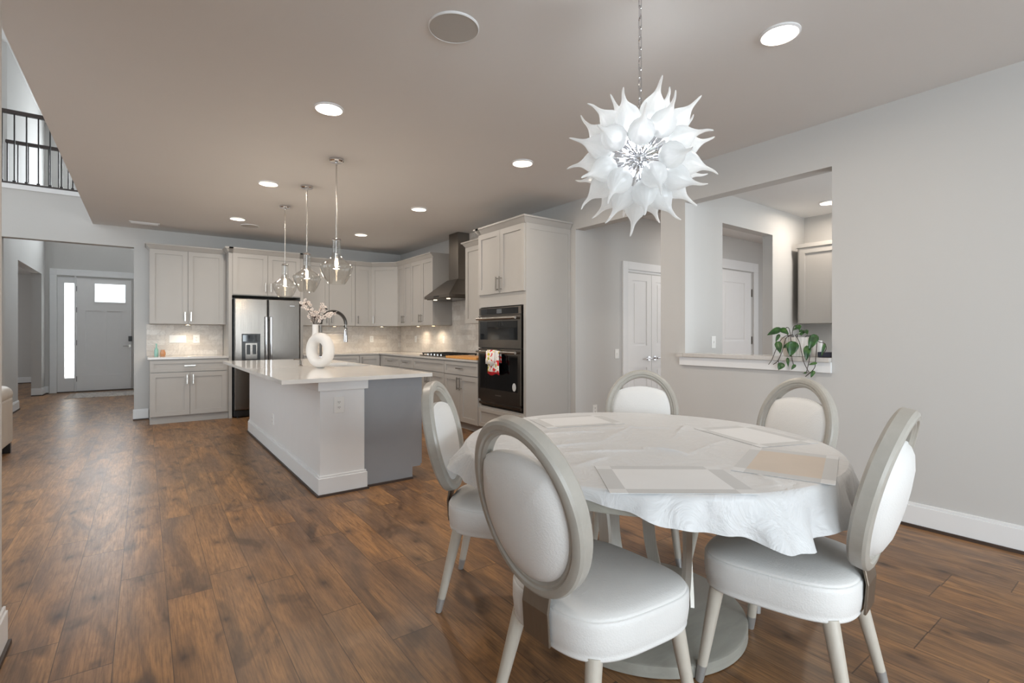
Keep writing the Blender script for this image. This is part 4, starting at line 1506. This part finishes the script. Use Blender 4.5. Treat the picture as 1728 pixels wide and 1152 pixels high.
# pendants
PN = [(1.340, 4.375, 'nearest of the three clear glass pendants over the island'), (1.337, 5.34, 'middle of the three clear glass pendants over the island'), (1.336, 6.32, 'farthest of the three clear glass pendants, before the refrigerator')]
gp = [(0.035, 0.383), (0.034, 0.34), (0.035, 0.28), (0.040, 0.245), (0.062, 0.215), (0.105, 0.185), (0.130, 0.165), (0.136, 0.15), (0.133, 0.13), (0.120, 0.09), (0.098, 0.045), (0.078, 0.012), (0.068, 0.0)]
for x, y, lab in PN:
    z0 = 1.655
    p = thing('pendant_light', lab, 'pendant light', (x, y, z0), 'glass pendants over the island')
    MB().lathe([(0.062, 0), (0.062, -0.018), (0.052, -0.026), (0.012, -0.028), (0.010, -0.05)], (x, y, CEIL), 32).build('canopy', 'chrome', p, smooth=True)
    MB().cyl((x, y, CEIL - 0.05), (x, y, z0 + 0.385), 0.006, 0.006, 12).build('rod', 'nickel', p, smooth=True)
    MB().lathe([(0.010, 0.02), (0.036, 0.010), (0.038, 0.0), (0.036, -0.004), (0.006, -0.006), (0.006, -0.11), (0.014, -0.115), (0.014, -0.16)], (x, y, z0 + 0.385), 24).build('socket', 'chrome', p, smooth=True)
    MB().lathe(gp, (x, y, z0), 48, cap0=False, cap1=False).build('glass_shade', 'glass', p, smooth=True)
    MB().lathe([(0.009, 0), (0.013, -0.02), (0.016, -0.045), (0.011, -0.075), (0.002, -0.085)], (x, y, z0 + 0.225), 16).build('bulb', 'bulb', p, smooth=True)
    l = bpy.data.lights.new('pendant_lamp', 'POINT')
    l.energy = 5
    l.color = (1.0, 0.84, 0.66)
    l.shadow_soft_size = 0.03
    lo = bpy.data.objects.new('pendant_lamp', l)
    lo.parent = p
    lo.location = (0, 0, 0.12)
    COL.objects.link(lo)

# chandelier
TC = (1.745, 1.415)
hc = Vector((TC[0], TC[1], 1.988))
p = thing('chandelier', 'white blown-glass starburst chandelier hanging over the dining table', 'chandelier', tuple(hc))
MB().lathe([(0.065, 0), (0.065, -0.012), (0.055, -0.022), (0.012, -0.026), (0.008, -0.04)], (hc.x, hc.y, CEIL), 32).build('canopy', 'chrome', p, smooth=True)
mb = MB()
zz = CEIL - 0.04
k = 0
while zz > hc.z + 0.24:
    pts = []
    w, h = 0.011, 0.027
    for j in range(16):
        a = 2 * math.pi * j / 16
        cx_, cz_ = w * math.cos(a), h * math.sin(a)
        cx_ = max(-0.009, min(0.009, cx_ * 1.3))
        pts.append((hc.x + (cx_ if k % 2 else cx_ * 0.35), hc.y + (cx_ * 0.35 if k % 2 else cx_), zz - h + cz_ * 1.02))
    mb.tube(pts, 0.0026, 6, closed=True)
    zz -= 0.045
    k += 1
mb.build('chain', 'chrome', p, smooth=True)
MB().cyl((hc.x, hc.y, zz + 0.01), (hc.x, hc.y, hc.z), 0.006, 0.006, 12).build('stem', 'chrome', p, smooth=True)
MB().sphere(tuple(hc), 0.032, 20, 12).build('hub', 'chrome', p, smooth=True)
rng = random.Random(11)
NP = 46
AXQ = Vector((-1.745, -1.415, -0.77)).to_track_quat('Z', 'Y')
for i in range(NP):
    z = 1 - 2 * (i + 0.5) / NP
    a = i * 2.399963 + 0.6
    r = math.sqrt(1 - z * z)
    d = AXQ @ Vector((r * math.cos(a), r * math.sin(a), z))
    if d.z > 0.93 or i < 2:
        continue
    q = d.to_track_quat('Z', 'X').to_matrix().to_4x4()
    roll = Matrix.Rotation(rng.uniform(0, 6.28), 4, 'Z')
    mt = q @ roll
    r0 = 0.138 + rng.uniform(-0.008, 0.008)
    prof = [(0.012, 0), (0.024, 0.004), (0.041, 0.015), (0.053, 0.033), (0.058, 0.052), (0.056, 0.070), (0.049, 0.087), (0.037, 0.103), (0.0245, 0.117), (0.0155, 0.130), (0.0105, 0.143), (0.0080, 0.156), (0.0065, 0.168), (0.0055, 0.180), (0.0045, 0.190), (0.002, 0.199)]
    cd = Vector((1, 0, 0))
    rings = []
    for (rr, zz) in prof:
        q_ = max(0.0, (zz - 0.095) / 0.104)
        bend = 0.030 * q_ ** 1.3 - 0.020 * max(0.0, q_ - 0.45) ** 1.5 + 0.05 * max(0.0, q_ - 0.75) ** 1.2
        ring_ = []
        for j in range(48):
            an = 2 * math.pi * j / 48 + 2.2 * zz
            rb = 0.91 * rr * (1 + 0.022 * math.cos(16 * an))
            v = mt @ Vector((rb * math.cos(an) + bend, rb * math.sin(an), zz * 0.96 + r0))
            ring_.append(tuple(hc + v))
        rings.append(ring_)
    MB().loft(rings).build('glass_petal', 'petal_glass', p, smooth=True)
    mb = MB()
    mb.cyl(tuple(hc + d * 0.028), tuple(hc + d * 0.10), 0.004, 0.004, 8)
    mb.cyl(tuple(hc + d * 0.09), tuple(hc + d * (r0 + 0.012)), 0.009, 0.010, 12)
    ar = mb.build('arm', 'chrome', p, smooth=True)
    if i % 5 == 2:
        MB().cyl(tuple(hc + d * 0.062), tuple(hc + d * 0.088), 0.008, 0.008, 10).build('led_bulb', 'led', ar)
l = bpy.data.lights.new('chandelier_lamp', 'POINT')
l.energy = 8
l.color = (0.95, 0.98, 1.0)
l.shadow_soft_size = 0.05
lo = bpy.data.objects.new('chandelier_lamp', l)
lo.parent = p
lo.location = (0.0, 0.0, 0.055)
COL.objects.link(lo)

# ------------------------------------------------------------------ landing railings
def railing(name, label, y, x0, x1, z0, z1, dark=True, step=0.113, first=0.05):
    t = thing(name, label, 'railing', ((x0 + x1) / 2, y, z0), 'upstairs railings')
    mb = MB()
    mb.box(x0, x1, y - 0.03, y + 0.03, z1 - 0.05, z1 - 0.012)
    mb.box(x0, x1, y - 0.02, y + 0.02, z1 - 0.012, z1)
    mb.build('handrail', 'rail_wood', t, bevel=0.006)
    MB().box(x0, x1, y - 0.035, y + 0.035, z0, z0 + 0.03).build('shoe_rail', 'rail_wood', t, bevel=0.004)
    x = x0 + first
    while x < x1 - 0.02:
        b = MB().box(x - 0.007, x + 0.007, y - 0.007, y + 0.007, z0 + 0.03, z1 - 0.05).build('baluster', 'black_metal', t)
        MB().box(x - 0.016, x + 0.016, y - 0.016, y + 0.016, z0 + 0.03, z0 + 0.052).build('collar', 'black_metal', b)
        x += step
    return t


railing('balcony_railing', 'black balcony railing on the landing edge above the foyer opening', YB + 0.04, -2.3, -0.6, 3.145, 4.10)
railing('stair_railing', 'second dark railing standing behind the balcony railing', 10.4, -1.66, -0.62, 3.12, 4.12, first=0.02)

# rug at the front door
t = thing('entry_rug', 'flat woven grey and cream rug in front of the front door', 'rug', (-0.5, 13.0, 0))
MB().box(-1.13, 0.25, 12.6, 13.6, 0.0, 0.012).build('rug_body', 'rug', t)
mb = MB()
rr_ = random.Random(2)
for k in range(60):
    y = 12.61 + k * 0.0165
    mb.box(-1.2 - rr_.uniform(0, 0.03), -1.128, y, y + 0.008, 0.0, 0.006)
mb.build('fringe', 'rug_fringe', t)

# sofa in the family room, only the arm end is in view
t = thing('sofa', 'cream leather sofa arm at the left edge of the photo', 'sofa', (-2.0, 6.6, 0))
mb = MB()
prof = []
for a, b in ((0.10, 0.03), (0.12, 0.02), (0.60, 0.0), (0.66, 0.03)):
    pass
mb.box(-1.36, -1.10, 6.34, 7.25, 0.10, 0.58)
mb.build('arm', 'leather_sofa', t, bevel=0.03, seg=3)
MB().tube([(-1.19, 6.31, 0.60), (-1.19, 6.36, 0.61), (-1.19, 7.0, 0.61), (-1.19, 7.25, 0.60)], [0.085, 0.095, 0.095, 0.09], 20).build('arm_roll', 'leather_sofa', t, smooth=True)
MB().box(-3.2, -1.4, 6.36, 7.25, 0.10, 0.44).build('seat_base', 'leather_sofa', t, bevel=0.03, seg=3)
MB().box(-3.2, -1.4, 7.0, 7.28, 0.40, 0.9).build('backrest', 'leather_sofa', t, bevel=0.05, seg=3)
for x, y in ((-1.14, 6.38), (-1.14, 7.2), (-3.1, 6.4), (-3.1, 7.2)):
    MB().box(x - 0.03, x + 0.03, y - 0.03, y + 0.03, 0, 0.1).build('foot', 'black', t)

# ------------------------------------------------------------------ pantry furniture
PFR = Fr((6.0, 0), (0, 1), (-1, 0))
t = thing('pantry_wall_cabinet', 'white wall cabinet seen through the pass-through above the potted vine', 'cabinet', (6.16, 2.2, 1.36))
mb = MB()
PFR.box(mb, 0.9, 2.62, -0.33, 0, 1.345, 2.20)
mb.build('carcass', 'cab', t)
shaker(PFR, 2.13, 2.60, 1.345, 2.20, t, handle=(2.18, 1.46, True))
shaker(PFR, 1.66, 2.13, 1.345, 2.20, t, handle=(2.08, 1.46, True))
shaker(PFR, 1.0, 1.66, 1.345, 2.20, t)
mb = MB()
PFR.box(mb, 0.9, 2.625, -0.33, 0.03, 2.20, 2.245)
mb.build('crown_moulding', 'cab', t)
t = thing('pantry_base_cabinet', 'white base cabinet along the far pantry wall below the wall cabinet', 'cabinet', (6.05, 1.6, 0))
MB().box(5.72, 6.325, 0.9, 2.66, 0.1, 0.88).build('carcass', 'cab', t)
MB().box(5.78, 6.325, 0.9, 2.66, 0.0, 0.1).build('toe_kick', 'cab', t)
PF2 = Fr((5.72, 0), (0, 1), (-1, 0))
for a, b in ((0.95, 1.5), (1.5, 2.05), (2.05, 2.62)):
    shaker(PF2, a, b, 0.11, 0.87, t)
tag(MB().box(5.69, 6.325, 0.9, 2.68, 0.88, 0.91).build('countertop', 'counter'), 'pantry countertop behind the pass-through ledge', 'countertop')

# things on the ledge
tag(MB().box(XR + 0.06, XR + 0.20, 1.515, 1.605, 1.0525, 1.09).build('speaker_box', 'navy', bevel=0.004), 'small dark navy box on the ledge right of the potted vine', 'box')
mb = MB().lathe([(0.034, 0), (0.036, 0.002), (0.036, 0.118), (0.033, 0.12), (0.033, 0.01)], (XR + 0.175, 1.655, 1.0525), 28, cap1=False)
tag(mb.build('white_canister', 'ceramic', smooth=True), 'small white canister behind the ribbed plant pot', 'canister')
t = thing('potted_pothos', 'trailing green vine in a ribbed white pot on the pass-through ledge', 'plant', (4.0, 1.757, 1.0525))
pc = (3.995, 1.757, 1.0525)
MB().lathe([(0.074, 0), (0.080, 0.004), (0.094, 0.07), (0.104, 0.14), (0.104, 0.146), (0.098, 0.146), (0.092, 0.12)], pc, 96, ribs=24, ramp_=0.025, cap1=False).build('pot', 'pot', t, smooth=True, angle=60)
MB().cyl((pc[0], pc[1], pc[2] + 0.10), (pc[0], pc[1], pc[2] + 0.128), 0.092, 0.094, 32).build('soil', 'soil', t)
VINES = [
[(3.9, 1.751, 1.213), (3.87, 1.782, 1.204), (3.87, 1.818, 1.166), (3.87, 1.85, 1.095), (3.87, 1.878, 1.024), (3.87, 1.903, 0.987)],
[(3.9, 1.751, 1.213), (3.87, 1.773, 1.19), (3.87, 1.795, 1.111), (3.87, 1.831, 1.021), (3.87, 1.868, 0.989)],
[(3.87, 1.831, 1.021), (3.87, 1.826, 1.002), (3.87, 1.818, 0.989)],
[(3.97, 1.77, 1.20), (3.89, 1.75, 1.215), (3.87, 1.735, 1.149), (3.87, 1.733, 1.062), (3.87, 1.72, 0.993)],
[(3.9, 1.72, 1.213), (3.87, 1.681, 1.168), (3.87, 1.66, 1.073), (3.87, 1.647, 1.015), (3.87, 1.622, 0.962), (3.87, 1.613, 0.949)],
[(3.92, 1.64, 1.205), (3.9, 1.617, 1.211), (3.9, 1.568, 1.209), (3.87, 1.56, 1.151), (3.87, 1.568, 1.045), (3.87, 1.576, 0.978), (3.87, 1.622, 0.926), (3.87, 1.638, 0.912)],
[(3.88, 1.60, 1.20), (3.87, 1.605, 1.111), (3.87, 1.609, 1.043), (3.87, 1.626, 0.962), (3.87, 1.63, 0.935)],
[(3.89, 1.60, 1.20), (3.87, 1.544, 1.165), (3.87, 1.512, 1.156), (3.87, 1.5, 1.117), (3.87, 1.528, 1.068)],
[(3.99, 1.791, 1.19), (3.99, 1.805, 1.261), (3.99, 1.823, 1.273), (3.99, 1.832, 1.261)],
[(3.99, 1.787, 1.19), (3.99, 1.773, 1.274), (3.99, 1.742, 1.293)],
[(3.99, 1.77, 1.18), (3.93, 1.75, 1.215), (3.9, 1.751, 1.213)], [(3.98, 1.74, 1.18), (3.93, 1.72, 1.216), (3.9, 1.72, 1.213)],
[(3.98, 1.70, 1.18), (3.95, 1.66, 1.21), (3.92, 1.64, 1.205)], [(3.97, 1.79, 1.19), (3.9, 1.80, 1.25), (3.87, 1.811, 1.26)],
]


def smooth_path(pts, k=5):
    P = [Vector(p) for p in pts]
    P = [P[0]] + P + [P[-1]]
    out = []
    for i in range(1, len(P) - 2):
        for j in range(k):
            u = j / k
            a, b, c, d = P[i - 1], P[i], P[i + 1], P[i + 2]
            out.append(0.5 * ((2 * b) + (c - a) * u + (2 * a - 5 * b + 4 * c - d) * u * u + (3 * b - a - 3 * c + d) * u ** 3))
    return out + [P[-2]]


mb = MB()
for v in VINES:
    mb.tube(smooth_path(v), 0.0026, 6)
mb.build('vine_stems', 'stem', t, smooth=True)
LEAVES = [((3.87, 1.811, 1.26), (3.85, 1.899, 1.211), 0.050), ((3.87, 1.811, 1.26), (3.87, 1.751, 1.213), 0.046), ((3.87, 1.822, 1.218), (3.86, 1.843, 1.161), 0.026),
          ((3.86, 1.829, 1.162), (3.85, 1.806, 1.073), 0.05), ((3.86, 1.715, 1.163), (3.85, 1.733, 1.055), 0.082), ((3.865, 1.742, 1.145), (3.86, 1.785, 1.115), 0.034),
          ((3.875, 1.572, 1.213), (3.85, 1.603, 1.106), 0.062), ((3.86, 1.618, 1.133), (3.85, 1.622, 1.029), 0.048), ((3.865, 1.795, 1.001), (3.85, 1.818, 0.949), 0.05),
          ((3.87, 1.762, 1.042), (3.86, 1.753, 0.973), 0.022), ((3.87, 1.707, 0.994), (3.86, 1.729, 0.956), 0.024), ((3.87, 1.562, 1.014), (3.86, 1.609, 0.996), 0.02),
          ((3.87, 1.58, 0.956), (3.86, 1.595, 0.908), 0.026), ((3.87, 1.647, 0.938), (3.86, 1.626, 0.926), 0.026), ((3.98, 1.738, 1.288), (3.96, 1.716, 1.246), 0.044),
          ((3.98, 1.702, 1.25), (3.95, 1.702, 1.204), 0.044), ((3.98, 1.685, 1.25), (3.96, 1.659, 1.213), 0.034), ((3.98, 1.769, 1.256), (3.97, 1.729, 1.255), 0.026),
          ((3.9, 1.698, 1.227), (3.88, 1.672, 1.209), 0.03), ((3.87, 1.508, 1.152), (3.86, 1.528, 1.064), 0.02)]
LN = Vector((-0.85, -0.4, 0.35)).normalized()
for b_, t_, w_ in LEAVES:
    b_, t_ = Vector(b_), Vector(t_)
    ax = t_ - b_
    L_ = ax.length
    ax.normalize()
    wd = ax.cross(LN).normalized()
    nn = wd.cross(ax).normalized()
    sh = [(-0.04, 0.16), (0.04, 0.36), (0.18, 0.5), (0.35, 0.5), (0.55, 0.4), (0.75, 0.25), (0.9, 0.1), (1.0, 0.01)]
    mb = MB()
    vs, fs = [], []
    for s_, hw in sh:
        c_ = b_ + ax * L_ * s_ + nn * (0.012 * math.sin(s_ * 2.5))
        vs += [c_ - wd * w_ * hw + nn * w_ * 0.10, c_ - wd * w_ * hw * 0.5 + nn * w_ * 0.03, c_, c_ + wd * w_ * hw * 0.5 + nn * w_ * 0.03, c_ + wd * w_ * hw + nn * w_ * 0.10]
    for i in range(len(sh) - 1):
        for j in range(4):
            fs.append((i * 5 + j, i * 5 + j + 1, (i + 1) * 5 + j + 1, (i + 1) * 5 + j))
    mb.add(vs, fs)
    o = mb.build('leaf', 'leaf', t, smooth=True, angle=80)
    so = o.modifiers.new('thickness', 'SOLIDIFY')
    so.thickness = 0.0008

# ------------------------------------------------------------------ dining table
TX, TY = TC
TR = 0.755
t = thing('dining_table', 'round grey pedestal dining table with curved pewter straps', 'table', (TX, TY, 0))
MB().lathe([(0.412, 0.0), (0.428, 0.004), (0.428, 0.045), (0.42, 0.05), (0.0005, 0.05)], (TX, TY, 0), 96).build('pedestal_base', 'table_wood', t, smooth=True)
MB().lathe([(0.30, 0.645), (0.30, 0.676), (0.70, 0.678), (0.752, 0.684), (0.755, 0.69), (0.755, 0.752), (0.75, 0.757), (0.0005, 0.757)], (TX, TY, 0), 128).build('tabletop', 'table_wood', t, smooth=True)
for phi in (-47, 54, 104, 163, -152, -100):
    a0 = math.radians(219 + phi)
    cnt = 24
    rings = []
    for j in range(cnt + 1):
        u = j / cnt
        z = 0.05 + (0.648 - 0.05) * u
        an = a0 + 0.24 * (math.sin(math.pi * u) - 0.5)
        rad = 0.215
        er = Vector((math.cos(an), math.sin(an), 0))
        et = Vector((-er.y, er.x, 0))
        c_ = Vector((TX, TY, z)) + er * rad
        hw, ht = 0.027, 0.008
        rings.append([tuple(c_ - et * hw - er * ht), tuple(c_ + et * hw - er * ht), tuple(c_ + et * hw + er * ht), tuple(c_ - et * hw + er * ht)])
    MB().loft(rings).build('strap', 'strap', t, smooth=True)

# tablecloth
DROP = [(0, .12), (40, .11), (80, .10), (110, .10), (135, .10), (150, .075), (165, .10), (180, .08), (195, .055), (206, .035), (216, .05), (225, .085), (238, .11), (250, .155), (258, .16), (266, .135), (280, .15), (300, .14), (330, .13), (360, .12)]


def drop(deg):
    deg %= 360
    for (a, b), (c, d) in zip(DROP, DROP[1:]):
        if a <= deg <= c:
            f = (deg - a) / (c - a)
            f = f * f * (3 - 2 * f)
            return b + (d - b) * f
    return 0.1


CREASES = [((1.22, 1.55), (1.55, 1.47), 0.004), ((1.55, 1.47), (1.95, 1.62), 0.004), ((1.60, 1.30), (1.66, 1.12), 0.007), ((1.30, 1.42), (1.60, 1.25), 0.004), ((1.66, 1.12), (2.05, 1.18), 0.004),
           ((1.7, 1.75), (2.1, 1.45), 0.004), ((1.2, 1.25), (1.4, 1.28), 0.003), ((1.62, 0.85), (1.53, 0.70), 0.004), ((1.45, 1.75), (1.75, 1.62), 0.004), ((1.9, 1.35), (2.2, 1.5), 0.003)]


MATS = [(1.335, 0.968, -37.3), (1.835, 0.835, 19), (2.215, 1.165, 70), (1.83, 1.915, -19)]


def wrinkle(x, y):
    f = 1.0
    for cx_, cy_, dg in MATS:
        a_ = math.radians(dg)
        u_ = abs((x - cx_) * math.cos(a_) + (y - cy_) * math.sin(a_)) - 0.216
        v_ = abs(-(x - cx_) * math.sin(a_) + (y - cy_) * math.cos(a_)) - 0.151
        f *= max(0.0, min(1.0, max(u_, v_) / 0.02))
    return f * wrinkle_raw(x, y)


def wrinkle_raw(x, y):
    z = 0.0012 * math.sin(9 * x + 4 * y) * math.sin(7 * y - 3 * x)
    for (ax, ay), (bx, by), h in CREASES:
        dx, dy = bx - ax, by - ay
        L2 = dx * dx + dy * dy
        u = max(0, min(1, ((x - ax) * dx + (y - ay) * dy) / L2))
        px_, py_ = ax + dx * u, ay + dy * u
        dd_ = math.hypot(x - px_, y - py_)
        z += 1.5 * h * (math.exp(-(dd_ / 0.009) ** 2) + 0.7 * math.exp(-(dd_ / 0.035) ** 2)) * math.sin(math.pi * min(1, max(0.02, u))) ** 0.5
    return z


NTH = 360
RR = TR + 0.006
CZ = 0.7586
vs, fs = [(TX, TY, CZ + wrinkle(TX, TY))], []
rad_in = [RR * k / 120 for k in range(1, 120)] + [RR - 0.004]
NR = len(rad_in)
ND = 14
for k, r in enumerate(rad_in):
    for i in range(NTH):
        a = 2 * math.pi * i / NTH
        x, y = TX + r * math.cos(a), TY + r * math.sin(a)
        fade = min(1, (RR - r) / 0.08)
        vs.append((x, y, CZ + wrinkle(x, y) * fade))
for k in range(1, ND + 1):
    u = k / ND
    for i in range(NTH):
        a = 2 * math.pi * i / NTH
        deg = i * 360 / NTH
        L_ = drop(deg)
        sdist = L_ * u
        fl = 0.16 + 0.10 * math.sin(3 * a + 1.0)
        if 138 < deg < 176:
            fl += 0.75 * math.sin((deg - 138) / 38 * math.pi)
        fold = (0.024 * math.sin(15 * a + 1.1 * math.sin(4 * a)) + 0.010 * math.sin(41 * a + 1.3)) * (sdist / 0.12) ** 1.2
        rr = RR + min(0.004, sdist) + sdist * fl * 0.7 + fold + 0.010 * (sdist / 0.12)
        rr = max(rr, RR + 0.001)
        zz = CZ - 0.003 - sdist * math.sqrt(max(0.2, 1 - (fl * 0.7) ** 2))
        vs.append((TX + rr * math.cos(a), TY + rr * math.sin(a), zz))
tot = NR + ND
for i in range(NTH):
    fs.append((0, 1 + i, 1 + (i + 1) % NTH))
for k in range(tot - 1):
    for i in range(NTH):
        j = (i + 1) % NTH
        fs.append((1 + k * NTH + i, 1 + k * NTH + j, 1 + (k + 1) * NTH + j, 1 + (k + 1) * NTH + i))
mb = MB()
mb.add(vs, fs)
tc_ = mb.build('tablecloth', 'cloth', smooth=True, angle=85)
tag(tc_, 'white creased cloth draped over the round dining table', 'tablecloth')

# placemats
def placemat(cx, cy, deg, label, centre='mat_white'):
    a = math.radians(deg)
    t = thing('placemat', label, 'placemat', (cx, cy, 0.7592), 'placemats on the white tablecloth', a)
    hw, hd, b = 0.213, 0.148, 0.052
    z0, z1 = 0.0, 0.0016
    MB().box(-hw + b, hw - b, -hd + b * 0.75, hd - b * 0.75, z0, z1).build('centre_panel', centre, t, local=True)
    mb = MB()
    mb.box(-hw + b, hw - b, -hd, -hd + b * 0.75, z0, z1)
    mb.box(-hw + b, hw - b, hd - b * 0.75, hd, z0, z1)
    mb.box(-hw, -hw + b, -hd + b * 0.75, hd - b * 0.75, z0, z1)
    mb.box(hw - b, hw, -hd + b * 0.75, hd - b * 0.75, z0, z1)
    o = mb.build('border', 'mat_grey', t, local=True)
    o['label'] = 'light grey border strips'
    for x in (-hw, hw - b):
        for y in (-hd, hd - b * 0.75):
            MB().box(x, x + b, y, y + b * 0.75, z0, z1).build('corner', 'mat_corner', t, local=True)
    return t


placemat(1.335, 0.968, -37.3, 'white and grey placemat at the front of the table before the nearest chair')
placemat(1.835, 0.835, 19, 'placemat tinted by painted-in warm light on the right side of the table', 'mat_warm_lit')
placemat(2.215, 1.165, 70, 'placemat at the wall side of the table before the chair under the plant')
placemat(1.83, 1.915, -19, 'white placemat at the far kitchen side of the table')

# ------------------------------------------------------------------ dining chairs (built once, then copied)
RW, RH, RZ, TILT, RY = 0.222, 0.262, 0.735, 0.225, 0.272


def backp(u, v, o):
    """point on the tilted back plane: u sideways, v up the plane, o out of it towards the front"""
    y = -RY - v * math.sin(TILT) + o * math.cos(TILT) - 0.05 * (u / RW) ** 2 * -0.25
    return (u, y, RZ + v * math.cos(TILT) + o * math.sin(TILT))


def build_chair(loc, rot, label):
    t = thing('dining_chair', label, 'chair', (loc[0], loc[1], 0), 'round-back dining chairs at the table', rot - math.pi / 2)
    # oval frame
    sec = [(0, -0.016), (0.0, 0.016), (-0.005, 0.024), (-0.014, 0.028), (-0.028, 0.027), (-0.032, 0.021), (-0.040, 0.021), (-0.044, 0.016), (-0.048, 0.013),
           (-0.048, -0.013), (-0.044, -0.016), (-0.040, -0.021), (-0.032, -0.021), (-0.028, -0.027), (-0.014, -0.028), (-0.005, -0.024)]
    rings = []
    for k in range(96):
        a = 2 * math.pi * k / 96
        ca, sa = math.cos(a), math.sin(a)
        rings.append([backp((RW + r) * ca, (RH + r) * sa, o) for r, o in sec])
    rings.append(rings[0])
    MB().loft(rings, False, False).build('backrest_frame', 'champagne', t, smooth=True, local=True, angle=28)
    # upholstered pad, its top cut lower than the frame so an open crescent remains
    W, Hh = RW - 0.040, RH - 0.040
    outline = []
    for k in range(96):
        a = 2 * math.pi * k / 96
        u, v = W * math.cos(a), Hh * math.sin(a)
        vt_ = Hh - 0.062 - 0.34 * (abs(u) / W) ** 2 * Hh * 0.62
        outline.append((u, min(v, vt_)))
    cy_ = -0.03
    rings = []
    for sc_, o in ((0.02, 0.036), (0.3, 0.035), (0.6, 0.031), (0.82, 0.024), (0.93, 0.017), (0.965, 0.011), (0.985, 0.012), (0.995, 0.008), (0.995, -0.008), (0.985, -0.013), (0.965, -0.013), (0.93, -0.024), (0.82, -0.038), (0.6, -0.050), (0.3, -0.056), (0.02, -0.057)):
        rings.append([backp(u * sc_, cy_ + (v - cy_) * sc_, o) for u, v in outline])
    MB().loft(rings).build('backrest_pad', 'leather', t, smooth=True, local=True, angle=70)
    # flat metal strap from the seat up to the frame
    b0 = backp(0, -RH + 0.012, -0.006)
    path = [(b0[1] - 0.002, b0[2] + 0.01), (-0.235, 0.44), (-0.232, 0.40), (-0.228, 0.345)]
    rings = []
    for y, z in path:
        rings.append([(-0.055, y - 0.004, z), (0.055, y - 0.004, z), (0.055, y + 0.004, z), (-0.055, y + 0.004, z)])
    MB().loft(rings).build('back_strap', 'back_strap', t, local=True, bevel=0.0015, seg=1)
    # seat cushion
    def plan(s_, z, n=88):
        out = []
        for k in range(n):
            a = 2 * math.pi * k / n
            ca, sa = math.cos(a), math.sin(a)
            e_ = 2 / 3.4
            x = math.copysign(abs(ca) ** e_, ca) * 0.235
            y = math.copysign(abs(sa) ** e_, sa) * 0.235
            x *= 1 + 0.13 * (y / 0.235)
            out.append((x * s_, 0.012 + y * s_, z))
        return out
    lay = [(0.93, 0.338), (0.968, 0.340), (0.978, 0.346), (0.968, 0.351), (0.985, 0.362), (1.0, 0.395), (1.0, 0.43), (0.996, 0.4455), (0.986, 0.4485), (0.974, 0.4495), (0.978, 0.4525), (0.962, 0.458), (0.88, 0.468), (0.72, 0.477), (0.45, 0.484), (0.15, 0.487), (0.02, 0.487)]
    MB().loft([plan(s_, z) for s_, z in lay]).build('seat', 'leather', t, smooth=True, local=True, angle=60)
    # legs
    for sx_ in (-1, 1):
        for tx_, ty_, bx_, by_ in ((0.185, 0.175, 0.228, 0.222), (0.155, -0.16, 0.205, -0.235)):
            A_, B_ = Vector((sx_ * tx_, ty_, 0.345)), Vector((sx_ * bx_, by_, 0.0))
            f1 = A_.lerp(B_, 0.835)
            lg = MB().cyl(tuple(A_), tuple(f1), 0.0245, 0.0165, 20).build('leg', 'leg_wood', t, smooth=True, local=True)
            ORIG[lg] = Vector((0, 0, 0))
            MB().cyl(tuple(f1), tuple(B_), 0.0172, 0.0135, 20).build('ferrule', 'ferrule', lg, smooth=True, local=True)
    return t


def copy_tree(o, parent=None):
    c = o.copy()
    COL.objects.link(c)
    if parent is not None:
        c.parent = parent
    for ch in list(o.children):
        copy_tree(ch, c)
    return c


CHAIRS = [((1.131, 1.108), 2.0, 'round-back cream dining chair nearest the camera, seen from behind'),
          ((1.348, 1.927), -44.4, 'round-back cream dining chair between the island and the nearest chair'),
          ((2.28, 1.865), 214.6, 'round-back cream dining chair facing the camera before the double doors'),
          ((2.434, 1.263), 163.2, 'round-back cream dining chair below the potted vine by the right wall'),
          ((1.823, 0.821), 97.0, 'round-back cream dining chair at the right front, back seen edge-on')]
ch0 = None
for (xy, rot, lab) in CHAIRS:
    if ch0 is None:
        ch0 = build_chair(xy, math.radians(rot), lab)
    else:
        c = copy_tree(ch0)
        c.location = (xy[0], xy[1], 0)
        c.rotation_euler = (0, 0, math.radians(rot) - math.pi / 2)
        c['label'] = lab
